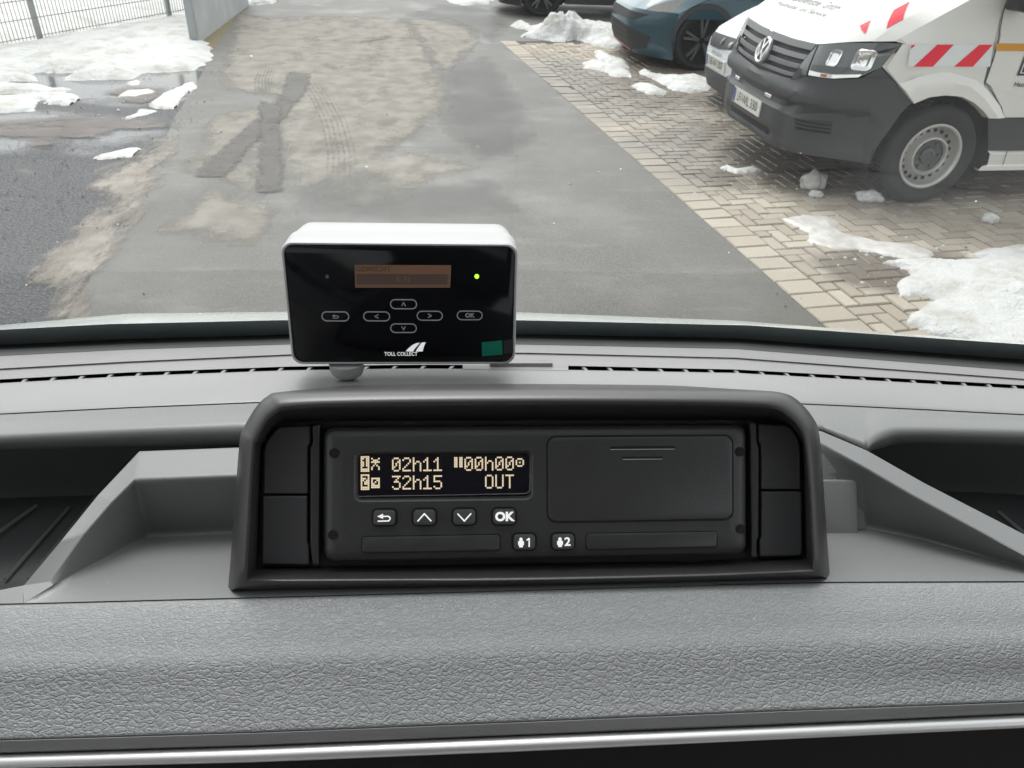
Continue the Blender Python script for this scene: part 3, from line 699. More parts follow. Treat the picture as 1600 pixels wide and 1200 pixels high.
# bonnet
ys = [-.86 + 1.72 * i / 32 for i in range(33)]; L = []
for r in range(15):
    t = r / 14; row = []
    for y in ys:
        zl = zle(y); xl = B.nx(y, zl); u = (abs(y) / .86)
        xb, zb = -.12 - .10 * u * u, 1.50 - .035 * u * u
        x = lerp(xl, xb, t); z = lerp(zl, zb, t) + (.105 * (1 - .35 * u ** 3)) * math.sin(math.pi * t ** .8) * (1 if t < .999 else 0)
        if abs(y) > .70: z -= (abs(y) - .70) * .22 * math.sin(math.pi * min(1, t * 1.0))
        row.append(B.W(x, y, z))
    L.append(row)
bonnet_rows = L
bonnet = mesh('bonnet', *loft(L, False), M['white_paint'], vr, angle=60)
def on_bonnet(y, t, h=0):                    # y across, t from front (0) to back (1)
    c = (y + .86) / 1.72 * 32; i = int(min(31, max(0, c))); fc = c - i; rr_ = t * 14; j = int(min(13, max(0, rr_))); fr = rr_ - j
    p = bonnet_rows[j][i].lerp(bonnet_rows[j][i + 1], fc).lerp(bonnet_rows[j + 1][i].lerp(bonnet_rows[j + 1][i + 1], fc), fr)
    e1 = bonnet_rows[j][i + 1] - bonnet_rows[j][i]; e2 = bonnet_rows[j + 1][i] - bonnet_rows[j][i]; n = e1.cross(e2).normalized()
    return p + (n if n.z > 0 else -n) * h
def on_bonnet_patch(quad, n=6):              # quad corners in (y, t)
    L = []
    for r in range(n + 1):
        a = Vector(quad[0]).lerp(Vector(quad[3]), r / n); b = Vector(quad[1]).lerp(Vector(quad[2]), r / n)
        L.append([on_bonnet(*a.lerp(b, c / n), .004) for c in range(n + 1)])
    return loft(L, False)
def from_px_bonnet(px, py):                  # nearest (y, t) of the bonnet on a line of sight
    d = ray(px, py).normalized(); best = None
    for yi in range(0, 173, 1):
        y = -.86 + yi * .01
        for ti in range(0, 101, 1):
            q = on_bonnet(y, ti / 100) - EYE; e = (q - d * q.dot(d)).length
            if best is None or e < best[0]: best = (e, y, ti / 100)
    return best[1:]
put([on_bonnet_patch([from_px_bonnet(*q) for q in ((1343, 41), (1360, 31), (1353, 51), (1352, 51))])], 'red_mark', M['red'], bonnet)
put([on_bonnet_patch([from_px_bonnet(*q) for q in ((1396, 17), (1422, 3), (1411, 30), (1384, 45))])], 'red_mark', M['red'], bonnet)
# lettering on the bonnet, blurred to a few grey strokes in the photograph
def bonnet_text(words, pa, pb, size):
    a = Vector(from_px_bonnet(*pa)); b = Vector(from_px_bonnet(*pb)); n_ = sum(len(w_) for w_ in words) + len(words) - 1; at_ = 0
    for w_ in words:
        V, F = text_shape(w_, size, 1, .0006, 'LEFT'); wd = max(x for x, y in V); t0, t1 = at_ / n_, (at_ + len(w_)) / n_; at_ += len(w_) + 1
        pts = []
        for x, y in V: q = a.lerp(b, lerp(t0, t1, x / wd)); pts.append(on_bonnet(q.x, q.y + y, .004))
        mesh('bonnet_lettering', pts, F, M['text_grey'], bonnet, smooth=False)
bonnet_text(('Hausdienste', 'GmbH'), (1232, -7), (1312, 14), .085)
bonnet_text(('Hausmeister', 'und', 'Service'), (1216, 3), (1292, 25), .05)
# grille
gt = [(0, 1.000), (.3, 1.002), (.50, 1.012), (.590, 1.016)]; gb = [(0, .752), (.25, .757), (.40, .762), (.50, .772)]
g = put(B.strip(gt, gb, 6, 12, -.03, 0, True), 'grille', M['grille_dark'], vr, True)
for k, (a, b) in enumerate(((0, .18), (.30, .44), (.56, .70), (.82, .93))):
    tp = [(lerp(p[0], q[0], a), lerp(p[1], q[1], a)) for p, q in zip(gt, gb)]; bt = [(lerp(p[0], q[0], b), lerp(p[1], q[1], b)) for p, q in zip(gt, gb)]
    put(B.strip(tp, bt, 3, 12, .004 if k else .008, .03, True), 'grille_bar', M['grille'], g, True, bevel=.004)
put(B.strip([(.592, 1.018), (.60, 1.018)], [(.50, .765), (.648, .82)], 6, 4, .002, 0, True), 'grille_end', M['lamp_dark'], g)
# emblem: ring with V over W
def nose_fn(y, z, h): return B.S(y, z, h)
ez, er = .872, .088
rg = []
for r, h in ((er, .01), (er, .03), (er - .006, .038), (er - .012, .034), (er - .016, .03)):
    rg.append([B.S(r * math.cos(2 * math.pi * i / 40), ez + r * math.sin(2 * math.pi * i / 40), h) for i in range(40)])
em = mesh('emblem', *loft(rg, True), M['chrome'], g)
mesh('emblem_back', [B.S(.08 * math.cos(2 * math.pi * i / 40), ez + .08 * math.sin(2 * math.pi * i / 40), .022) for i in range(40)], [list(range(40))], M['rim_hub'], em, smooth=False)
class NF:                                    # frame-like access to the nose for strokes
    def P(s, a, b, h): return B.S(a, ez + b, h)
mb = MB()
for pts in ([(-.034, .066), (0, .006), (.034, .066)], [(-.066, .028), (-.034, -.058), (0, .0), (.034, -.058), (.066, .028)]): mb.add(*stroke(NF(), pts, .013, .02, .034))
mb.build('emblem_letters', M['chrome'], em, smooth=False)
# bumper
bt = [(0, .745), (.25, .757), (.484, .77), (.62, .815), (.70, .826), (.79, .83), (.86, .845), (.893, .865), (.928, .935)]
bb = [(0, .30), (.20, .295), (.4, .28), (.55, .28), (.70, .29), (.77, .30), (.84, .304), (.90, .302), (.955, .298)]
# front bumper with a crease at z .62
def bump_rows():
    out = []
    for sg in (1, -1):
        T = resample([(a, b, 0) for a, b in bt], 26); Q = resample([(a, b, 0) for a, b in bb], 26); L = []
        for r in range(17):
            t = r / 16; row = []
            for p, q in zip(T, Q):
                y = lerp(p.x, q.x, t); z = lerp(p.y, q.y, t)
                o = 0
                if y > .45:                          # lower corner stands back under a rounded ledge
                    k = min(1, (y - .45) / .10); o = -.038 * k * max(0, min(1, (.64 - z) / .03)) + .018 * k * max(0, min(1, (.40 - z) / .06))
                else: o = -.02 * max(0, min(1, (.41 - z) / .02)) * max(0, min(1, (z - .325) / .02))
                row.append(B.S(sg * y, z, o))
            L.append(row)
        out.append(loft(L, False))
    return out
bum = put(bump_rows(), 'bumper', M['cladding'], vr, True, angle=30)
# bumper end up to the wheel arch (side)
def bo(y, z):
    k = min(1, (y - .45) / .10); return -.038 * k * max(0, min(1, (.64 - z) / .03)) + .018 * k * max(0, min(1, (.40 - z) / .06))
for sg in (1, -1):
    L = []
    ends = [(.277, .998, .723), (.30, .998, .705), (.335, .996, .66), (.375, .992, .56), (.41, .985, .48), (.425, .975, .43), (.433, .965, .36), (.437, .96, .298)]
    E_ = resample(ends, 17)
    for r in range(17):
        t = r / 16; y = lerp(.928, .955, t); z = lerp(.935, .298, t); p0 = B.S(sg * y, z, bo(y, z)); p1 = B.W(E_[r].x, sg * E_[r].y, E_[r].z)
        L.append([p0.lerp(p1, k / 5) + B.l * sg * .012 * math.sin(math.pi * k / 5) for k in range(6)])
    put([loft(L, False)], 'bumper_end', M['cladding'], bum, angle=50)
put(B.strip([(.66, .56), (.85, .56)], [(.70, .455), (.855, .468)], 3, 10, -.034, 0, True), 'air_intake', M['void'], bum)
for k in range(4):
    z0 = .548 - k * .026
    put(B.strip([(.672 + k * .006, z0), (.853, z0)], [(.675 + k * .006, z0 - .009), (.853, z0 - .009)], 1, 10, -.024, .012, True), 'intake_slat', M['cladding'], bum)
put(B.strip([(0, .40), (.36, .395)], [(0, .345), (.38, .34)], 1, 10, -.012, 0, True), 'lower_intake', M['void'], bum, True)
for y in (-.351, .26): put([loft([[B.S(y + a * .05, .603 + b * .017, h) for a, b in ((-1, -1), (1, -1), (1, 1), (-1, 1))] for h in (-.01, .012)], True, True, True)], 'front_lamp', M['lamp_chrome'], bum, bevel=.005)
plate_on(nose_fn, -.005, .500, .52, .112, 'LF-WL 330', vr)
# headlights
for sg in (1, -1):
    ht = [(.602, 1.024), (.70, 1.05), (.806, 1.067), (.90, 1.083), (.955, 1.085)]; hb = [(.655, .828), (.72, .83), (.79, .832), (.88, .862), (.930, .938)]
    fl = lambda L: [(sg * a, b) for a, b in L]
    def hp(top, bot, off, th, name, m, par, rows=5, cols=14, **k):
        T = resample([(a, b, 0) for a, b in top], cols); Q = resample([(a, b, 0) for a, b in bot], cols)
        L = [[B.S(sg * lerp(a.x, b.x, r / rows), lerp(a.y, b.y, r / rows), off) for a, b in zip(T, Q)] for r in range(rows + 1)]
        return mesh(name, *loft(L, False), m, par, **k)
    hl = hp(ht, hb, -.004, 0, 'headlight', M['lamp_body'], vr)
    hp([(.655, .90), (.72, .905), (.80, .91), (.90, .93)], [(.655, .845), (.72, .85), (.79, .85), (.885, .875)], .0, 0, 'lamp_dark_strip', M['lamp_dark'], hl)  # dark strip across the headlight below the lenses
    hp([(.885, 1.075), (.953, 1.083)], [(.885, .885), (.928, .94)], .0, 0, 'lamp_corner', M['lamp_dark'], hl)
    hp([(.655, .862), (.72, .860), (.80, .862), (.885, .882)], [(.66, .832), (.72, .834), (.79, .836), (.878, .862)], .003, 0, 'running_light', M['lamp_chrome'], hl)
    hp([(.735, .856), (.765, .857)], [(.735, .838), (.765, .838)], .006, 0, 'indicator', M['lamp_orange'], hl, 1, 3)
    for y0, y1, z0, z1 in ((.728, .788, .905, 1.012), (.835, .905, .90, 1.035)):
        L = []
        for q, h in ((1, .001), (.92, .010), (.70, .006), (.55, -.002)):
            L.append([B.S(sg * ((y0 + y1) / 2 + a * (y1 - y0) * q), (z0 + z1) / 2 + b * (z1 - z0) * q, h) for a, b in rrect(-.5, -.5, .5, .5, .25, 4)])
        mesh('lens', *loft(L, True, False, True), M['lamp_chrome'], hl)
# fenders, doors and the long box behind; stations on the side planes
yS = 1.0
stT = [(.455, .958, 1.088), (.43, .985, 1.09), (.30, yS, 1.095), (.0, yS, 1.098), (-.17, yS, 1.10)]
hoodedge = [(.604, .862, 1.083), (.52, .885, 1.165), (.448, .90, 1.226), (.30, .90, 1.292), (.182, .90, 1.342), (0, .90, 1.405), (-.16, .90, 1.45)]
crease = [(.50, .945, 1.10), (.44, .97, 1.15), (.30, .985, 1.235), (.10, .985, 1.352), (-.16, .98, 1.43)]
side_loft(B, [hoodedge, crease, [(.45, .962, 1.09)] + stT[1:]], 'fender', M['white_paint'], vr, 24, True, angle=25)
fla = [(.277, 1.0, .723)] + arc(0, .335, .44, 60, 41, 2, 1.0)[:0] + [(.178, 1, .765), (.064, 1, .777), (-.059, 1, .769), (-.172, 1, .727), (-.26, 1, .675), (-.326, 1, .624)]
flo = [(.412, .985, .845), (.34, 1.0, .875), (.273, 1, .90), (.096, 1, .925), (-.137, 1, .873), (-.22, 1, .83), (-.333, 1, .748), (-.41, 1, .69), (-.466, 1, .624)]
mid = [(.36, 1.018, .80), (.20, 1.024, .855), (.064, 1.024, .862), (-.10, 1.024, .835), (-.25, 1.024, .745), (-.395, 1.024, .624)]
side_loft(B, [[(.45, .962, 1.088)] + stT[1:4] + [(-.17, 1, 1.10)], [(.50, .932, .937), (.412, .985, .845)] + flo[2:6] + [(-.20, 1.0, .86)]], 'fender_side', M['white_paint'], vr, 24, True)
flm = [(x, 1.024, z) for x, y, z in fla]
side_loft(B, [flo, mid, [(x, 1.018, z) for x, y, z in fla], [(x * .985, .95, lerp(.335, z, .985)) for x, y, z in fla]], 'arch_flare', M['white_paint'], vr, 30, True, angle=28)
side_loft(B, [[(.50, .930, .936), (.36, 1.0, .84), (.277, 1.0, .723)], [(.47, .958, .90), (.41, .987, .845), (.277, 1.024, .725)]], 'fender_tip', M['white_paint'], vr, 8, True)
# door and sides behind
dl = [(-.165, 1, 1.44), (-.161, 1, 1.289), (-.198, 1, 1.114), (-.215, 1, 1.019), (-.218, 1, .861)]
door_top = [(-.165, .98, 1.44), (-1.25, .98, 1.44)]
for sg in (1, -1):
    L = []
    for x, z1 in ((-.168, 0), (-.22, 0), (-.47, 0), (-.8, 0), (-1.25, 0)):
        zb = .86 if x > -.21 else .835 if x > -.3 else .625
        L.append([B.W(x if z > 1.2 else x - (.045 if x > -.3 else 0) * min(1, (1.29 - z) / .17), sg * (yS - (.02 if z > 1.4 else 0)), z) for z in [lerp(1.44, zb, k / 8) for k in range(9)]])
    put([loft(L, False)], 'door', M['white_paint'], vr)
    put([loft([[B.W(-1.255, sg * 1.0, z) for z in (.625, 1.44)], [B.W(-4.9, sg * 1.0, z) for z in (.625, 1.44)]], False)], 'side_panel', M['white_paint'], vr)
    put([loft([[B.W(-.30 if z < 1.5 else lerp(-.30, -1.0, (z - 1.44) / 1.1), sg * lerp(.98, .80, max(0, (z - 1.44) / 1.15)), z) for z in (1.44, 1.8, 2.2, 2.55)], [B.W(-4.9, sg * lerp(.98, .80, max(0, (z - 1.44) / 1.15)), z) for z in (1.44, 1.8, 2.2, 2.55)]], False)], 'upper_side', M['white_paint'], vr)
    put([loft([[B.W(-.45, sg * .992, 1.46), B.W(-.95, sg * .92, 2.0)], [B.W(-1.2, sg * .992, 1.46), B.W(-1.2, sg * .92, 2.0)]], False)], 'side_window', M['glass_dark'], vr)
    side_loft(B, [[(-.326, sg * 1.002, .6235), (-.6, sg * 1.012, .622), (-3.2, sg * 1.012, .622)], [(-.375, sg * 1.005, .51), (-.6, sg * 1.018, .51), (-3.2, sg * 1.018, .51)], [(-.425, sg * 1.0, .395), (-.62, sg * 1.01, .395), (-3.2, sg * 1.01, .395)]], 'side_cladding', M['cladding'], vr, 20)
    side_loft(B, [[(-.43, sg * .985, .394), (-3.2, sg * .985, .394)], [(-.45, sg * 1.0, .37), (-3.2, sg * 1.0, .37)], [(-.47, sg * .99, .29), (-3.2, sg * .99, .29)], [(-.42, sg * 1.0, .28), (-3.2, sg * 1.0, .28)], [(-.40, sg * 1.0, .25), (-3.2, sg * 1.0, .25)], [(-.42, sg * .9, .245), (-3.2, sg * .9, .245)]], 'sill', M['white_paint'], vr, 12, angle=20)
    put([([B.W(-.05, sg * .985, 1.44), B.W(-.05, sg * .985, .80), B.W(-.34, sg * .985, .66), B.W(-.5, sg * .985, .63), B.W(-.5, sg * .985, 1.44)], [(0, 1, 2, 3, 4)])], 'pillar', M['white_paint'], vr, smooth=False)
    side_loft(B, [[(.535, sg * .915, .95), (.43, sg * .955, .86), (.28, sg * .99, .725)], [(.47, sg * .93, 1.03), (.36, sg * .975, .92), (.25, sg * .993, .79)]], 'fender_edge', M['white_paint'], vr, 10)
# windscreen, roof, back, floor
put([loft([[B.W(-.14 - .08 * abs(y), y, 1.49), B.W(-.62 - .1 * abs(y), y * .93, 2.1)] for y in (-.85, -.4, 0, .4, .85)], False)], 'windscreen', M['glass_dark'], vr)
put([loft([[B.W(-.62 - .1 * abs(y), y * .93, 2.1), B.W(-1.3, y * .93, 2.6), B.W(-4.9, y * .93, 2.6)] for y in (-.88, -.4, 0, .4, .88)], False)], 'roof', M['white_paint'], vr)
put([([B.W(-4.9, -1, .4), B.W(-4.9, 1, .4), B.W(-4.9, .82, 2.6), B.W(-4.9, -.82, 2.6)], [(0, 1, 2, 3)])], 'back_wall', M['white_paint'], vr, smooth=False)
ub = MB(); ub.add([B.W(.75, -.7, .30), B.W(.75, .7, .30), B.W(-4.8, .8, .30), B.W(-4.8, -.8, .30)], [(0, 1, 2, 3)])
for sg in (1, -1):                           # wheel housings
    ub.add(*loft([[B.W(p[0], sg * .97, p[2]) for p in arc(0, .335, .45, -20, 205, 18, 0)], [B.W(p[0], sg * .62, p[2]) for p in arc(0, .335, .45, -20, 205, 18, 0)]], False))
    ub.add([B.W(.5, sg * .62, .2), B.W(-.55, sg * .62, .2), B.W(-.55, sg * .62, .85), B.W(.5, sg * .62, .85)], [(0, 1, 2, 3)])
    ub.add([B.W(-.40, sg * .96, .25), B.W(-.40, sg * .6, .25), B.W(-.335, sg * .6, .63), B.W(-.335, sg * .96, .63)], [(0, 1, 2, 3)])
ub.build('underbody', M['arch'], vr)
wheel(B, vr, 0, .985, .350, .350, 'steel', 1, .222)
wheel(B, vr, 0, -.985, .350, .350, 'steel', -1, .222)
wheel(B, vr, -3.64, .985, .350, .350, 'steel', 1, .222)
wheel(B, vr, -3.64, -.985, .350, .350, 'steel', -1, .222)
def sq(pts, name, m, par=vr, y=1.004): return mesh(name, [B.W(x, y, z) for x, z in pts], [list(range(len(pts)))], m, par, smooth=False)
sq([(.42, 1.092), (-.172, 1.096), (-.206, .958), (.395, .956)], 'white_band', mat('white_reflective', (.70, .73, .72), .35), y=1.002)
sq([(.231, 1.092), (.113, 1.093), (.215, .956), (.353, .956)], 'red_stripe', M['red'])
sq([(-.070, 1.094), (-.168, 1.095), (-.078, .958), (.061, .957)], 'red_stripe', M['red'])
sq([(.415, 1.088), (.385, 1.089), (.41, 1.064)], 'red_stripe', M['red'])
sq([(-.185, 1.103), (-1.25, 1.106), (-1.25, 1.058), (-.207, 1.058)], 'amber_stripe', M['amber'])
sq([(-.205, 1.016), (-.213, 1.014), (-.2135, .861), (-.2055, .861)], 'door_gap', M['seam'], y=1.0035)
sq([(-.158, 1.29), (-.164, 1.29), (-.2, 1.114), (-.213, 1.015), (-.206, 1.015), (-.194, 1.114)], 'door_gap', M['seam'], y=1.0035)
sq([(-.157, 1.44), (-.164, 1.44), (-.164, 1.29), (-.158, 1.29)], 'door_gap', M['seam'], y=1.0035)
sq([(-.575, .393), (-.580, .393), (-.585, .29), (-.58, .29)], 'sill_gap', M['seam'], y=1.0035)
sq([(-.206, .861), (-.2135, .861), (-.40, .70), (-.455, .625), (-.448, .625), (-.393, .70)], 'door_gap', M['seam'], y=1.0035)
# company letters on the door (their first letter and word are all the picture shows)
def door_fn(a, b, h): return B.W(-a, 1.004 + h, b)
V, F = text_on(door_fn, 'DL', .425, .96, .155, .001, 1.15, .010, 'LEFT'); mesh('door_letters', V, F, M['text_dark'], vr, smooth=False)
V, F = text_on(door_fn, 'DL', .425, .96, .155, .002, 1.15, -.004, 'LEFT'); mesh('door_letters_inner', V, F, M['white_paint'], vr, smooth=False)
V, F = text_on(door_fn, 'Hausdienste', .432, .845, .044, .001, 1, .0005, 'LEFT'); mesh('door_lettering', V, F, M['text_dark'], vr, smooth=False)
# mirror
mr = MB(); L = []
for k, (dx, q) in enumerate(((-.02, .55), (.0, .9), (.05, 1.0), (.12, 1.0), (.16, .9))):
    L.append([B.W(-.10 - dx * 1.2, 1.16 + a * .20 * q, 1.46 + b * .30 * q) for a, b in rrect(-.5, -.5, .5, .5, .16, 4)])
mr.add(*loft(L, True, True, True)); mr.build('wing_mirror', M['black'], vr)
mb = MB(); box(mb, B.W(-.22, 1.04, 1.33), B.l, (.16, .10, .05)); mb.build('mirror_arm', M['black'], vr, bevel=.012)

# ---- small cars
def car(O, deg, hw, x0, xc, k, yb, wr, paint, label, zlead, hood_mid, zwaist, L, H_, wb, style, beltx, arch_dark=True, name='parked_car', group='cars parked beside the van'):
    B = Body(O, deg, hw, x0, xc, k, yb); root = empty(name, B.W(0, 0, 0), label, 'car', group)
    # nose skin
    zs = [x0[0][0] + (zlead - x0[0][0]) * i / 12 for i in range(13)]
    ys = [-hw + 2 * hw * i / 40 for i in range(41)]
    put([loft([[B.S(y, z, 0) for y in ys] for z in zs], False)], 'front_body', paint, root, angle=50)
    # bonnet
    rows = []
    for r in range(13):
        t = r / 12; row = []
        for y in ys:
            u = abs(y) / hw; xl = B.nx(y, zlead); xb = beltx - .15 * u * u; x = lerp(xl, xb, t)
            z = lerp(zlead, zwaist, t) + hood_mid * math.sin(math.pi * t) * (1 - .6 * u ** 4) - .10 * u ** 5 * t
            row.append(B.W(x, y * (1 - .03 * t * u), z))
        rows.append(row)
    put([loft(rows, False)], 'bonnet', paint, root, angle=60)
    for sg in (1, -1):
        a = arc(0, wr, wr + .055, 12, 168, 16, hw)
        topl = [(xc - .0, hw, zlead), (.1, hw, lerp(zlead, zwaist, .4) - .04), (-.4, hw, zwaist - .10)]
        topl = [(xc, hw, zlead - .0), (lerp(xc, beltx - .15, .35), hw * .99, lerp(zlead, zwaist - .10, .35) + hood_mid * .32), (lerp(xc, beltx - .15, .7), hw * .98, lerp(zlead, zwaist - .10, .7) + hood_mid * .28), (beltx - .15, hw * .97, zwaist - .10)]
        side_loft(B, [[(p[0], sg * p[1], p[2]) for p in topl], [(lerp(.36, -.4, t), sg * (hw + .012), zlead - .06) for t in (0, .5, 1)], [(p[0], sg * (hw + .012), p[2]) for p in a]], 'fender', paint, root, 20)
        side_loft(B, [[(-.38, sg * (hw + .012), .32), (-.38, sg * (hw + .012), zlead - .06), (beltx - .15, sg * hw * .97, zwaist - .1)], [(-wb + .4, sg * (hw + .012), .32), (-wb + .4, sg * (hw + .012), zlead), (-wb + .4, sg * hw * .97, zwaist)]], 'door', paint, root, 10)
        side_loft(B, [[(xc, sg * hw, x0[0][0]), (xc, sg * hw, zlead)], [(a[0][0] + .0, sg * (hw + .012), wr + .0), (a[0][0], sg * (hw + .012), wr + .02)]], 'front_corner', paint, root, 6)
        side_loft(B, [[(p[0], sg * (hw + .016), p[2]) for p in arc(0, wr, wr + .07, 0, 180, 20, hw)], [(p[0], sg * (hw + .016), p[2]) for p in arc(0, wr, wr + .012, 0, 180, 20, hw)], [(p[0], sg * (hw - .25), p[2]) for p in arc(0, wr, wr + .012, 0, 180, 20, hw)]], 'arch_trim', M['cladding'] if arch_dark else M['arch'], root, 20)
        side_loft(B, [[(-.4, sg * (hw + .0), .32), (-wb + .4, sg * hw, .32)], [(-.38, sg * (hw - .02), .20), (-wb + .38, sg * (hw - .02), .20)]], 'sill', M['cladding'], root, 4)
        for wx_ in (0, -wb): mesh('wheel_housing', [B.W(wx_ + p[0], sg * (hw - .23), p[2]) for p in arc(0, wr, wr + .065, -25, 205, 20, 0)], [list(range(20))], M['arch'], root, smooth=False)
        wheel(B, root, 0, sg * (hw - .005), wr, wr, style, sg, wr * .74); wheel(B, root, -wb, sg * (hw - .005), wr, wr, style, sg, wr * .74)
        side_loft(B, [[(-wb + .42, sg * hw, .3), (-wb + .42, sg * hw, zwaist)], [(-wb - .65, sg * hw, .4), (-wb - .65, sg * hw * .9, zwaist)]], 'rear_side', paint, root, 4)
    # cabin
    st = [(beltx - .1, zwaist - .05, .93), (beltx - .75, H_ - .08, .74), (beltx - 1.3, H_, .72), (-wb - .1, H_ - .1, .72), (-wb - .65, zwaist, .85)]
    gl = MB()
    for sg in (1, -1):
        gl.add([B.W(x, sg * hw * q, z) for x, z, q in st] + [B.W(x, sg * hw * .93, zwaist - .1) for x, z, q in st], [(0, 1, 6, 5), (1, 2, 7, 6), (2, 3, 8, 7), (3, 4, 9, 8)])
    gl.add([B.W(st[0][0], -hw * .93, st[0][1]), B.W(st[0][0] + .1, 0, st[0][1] + .03), B.W(st[0][0], hw * .93, st[0][1]), B.W(st[1][0], hw * .74, st[1][1]), B.W(st[1][0] + .06, 0, st[1][1] + .03), B.W(st[1][0], -hw * .74, st[1][1])], [(0, 1, 4, 5), (1, 2, 3, 4)])
    gl.build('glass', M['glass_dark'], root, smooth=False)
    put([loft([[B.W(x, sg * hw * q, z) for x, z, q in st[1:]] for sg in (-1, 1)], False)], 'roof', paint, root)
    put([([B.W(-wb - .65, -hw, .3), B.W(-wb - .65, hw, .3), B.W(-wb - .65, hw * .9, zwaist), B.W(-wb - .65, -hw * .9, zwaist)], [(0, 1, 2, 3)])], 'tail', paint, root, smooth=False)
    put([([B.W(xc + .2, -hw * .8, .19), B.W(xc + .2, hw * .8, .19), B.W(-wb - .6, hw * .8, .22), B.W(-wb - .6, -hw * .8, .22)], [(0, 1, 2, 3)])], 'underbody', M['arch'], root, smooth=False)
    return B, root
# teal hatchback
B, tr_ = car((2.822, 10.75, 0), 5, .90, [(.13, .70), (.20, .76), (.30, .80), (.5, .83), (.62, .79), (.70, .70)], .34, 1.8, .4, .345, M['teal_paint'],
    'teal hatchback with copper trim and dark wheels parked behind the snow heap', .645, .17, 1.0, 4.3, 1.54, 2.77, 'dark', -.45)
gl_ = put(B.strip([(-.55, .45), (0, .45), (.45, .43), (.70, .36)], [(-.45, .20), (0, .19), (.38, .17), (.66, .22)], 5, 20, .006), 'lower_grille', M['grille_dark'], tr_)
put(B.strip([(-.55, .61), (-.1, .615), (.35, .61), (.66, .60)], [(-.45, .52), (0, .52), (.40, .52), (.52, .53)], 3, 20, .006), 'upper_grille', M['grille_dark'], tr_)
put(B.strip([(-.45, .20), (0, .19), (.38, .17)], [(-.45, .17), (0, .16), (.36, .145)], 1, 20, .012, .01), 'copper_trim', M['copper'], tr_)
put(B.strip([(-.60, .50), (-.57, .50)], [(-.50, .20), (-.47, .20)], 4, 3, .012, .01), 'copper_trim', M['copper'], tr_)
for k in range(3): put(B.strip([(-.3, .40 - .06 * k), (.4, .39 - .06 * k)], [(-.3, .388 - .06 * k), (.4, .378 - .06 * k)], 1, 12, .012), 'grille_bar', M['cladding'], gl_)
for sg in (1, -1):
    T = [(sg * a, b) for a, b in ((.613, .652), (.68, .70), (.747, .735), (.80, .76), (.87, .79))]; Q = [(sg * a, b) for a, b in ((.62, .634), (.70, .632), (.79, .634), (.84, .68), (.872, .78))]
    # the lamp sits in the front corner where bonnet, wing and bumper meet
    def lampP(y, z, off):
        x = interp(abs(y), [.60, .70, .80, .90], [.655, .54, .42, .24]); return B.W(x + off * .6, y + sg * off * .7, z + off * .4)
    TT = resample([(a, b, 0) for a, b in T], 10); QQ = resample([(a, b, 0) for a, b in Q], 10)
    hl = mesh('headlight', *loft([[lampP(lerp(a.x, b.x, r / 3), lerp(a.y, b.y, r / 3), .025) for a, b in zip(TT, QQ)] for r in range(4)], False), M['lamp_chrome'], tr_)
# pale small car between the teal one and the van
P0 = G(1118, 100, .42); a5 = math.radians(5)
O2 = Vector((P0.x, P0.y, 0)) + Vector((math.cos(a5), math.sin(a5), 0)) * .80
B, pr_ = car(O2, 5, .81, [(.15, .72), (.3, .78), (.5, .80), (.62, .77), (.70, .70)], .34, 1.8, .35, .31, M['pale_paint'],
    'pale white small car squeezed between the white van and the teal hatchback', .70, .12, .98, 3.6, 1.48, 2.42, 'steel', -.35)
put(B.strip([(-.33, .665), (0, .675), (.37, .69)], [(-.25, .555), (0, .56), (.29, .60)], 3, 14, .012), 'upper_grille', M['grille_dark'], pr_)
put([loft([[B.S(.22 + .03 * math.cos(2 * math.pi * i / 12), .625 + .025 * math.sin(2 * math.pi * i / 12), .02) for i in range(12)], [B.S(.22, .625, .024)] * 12], True)], 'sensor', M['lamp_body'], pr_)
put([loft([[B.S(.02 + .03 * math.cos(2 * math.pi * i / 12), .63 + .03 * math.sin(2 * math.pi * i / 12), .02) for i in range(12)], [B.S(.02, .63, .024)] * 12], True)], 'badge', M['rim_hub'], pr_)
nf = lambda y, z, h: B.S(y, z, h)
V, F = text_on(nf, 'S K O D A', -.02, .515, .045, .006, 1.3, .001); mesh('nose_lettering', V, F, M['text_grey'], pr_, smooth=False)
plate_on(nf, -.02, .425, .50, .11, 'UE-W 207', pr_)
put(B.strip([(-.60, .34), (0, .35), (.55, .35), (.72, .38)], [(-.55, .17), (0, .155), (.5, .16), (.68, .19)], 5, 20, .008), 'lower_bumper', M['cladding'], pr_)
# black car across the far end
cp = G(1000, 22)
Oc = Vector((1.35, 14.9, 0))
B, br_ = car(Oc, -1, .88, [(.15, .72), (.3, .8), (.5, .83), (.62, .78), (.70, .6)], .34, 1.8, .4, .33, M['dark_paint'],
    'black car standing across the far end of the yard, only its lower side in sight', .66, .15, .98, 4.3, 1.45, 2.65, 'dark', -.45, name='parked_car', group=None)

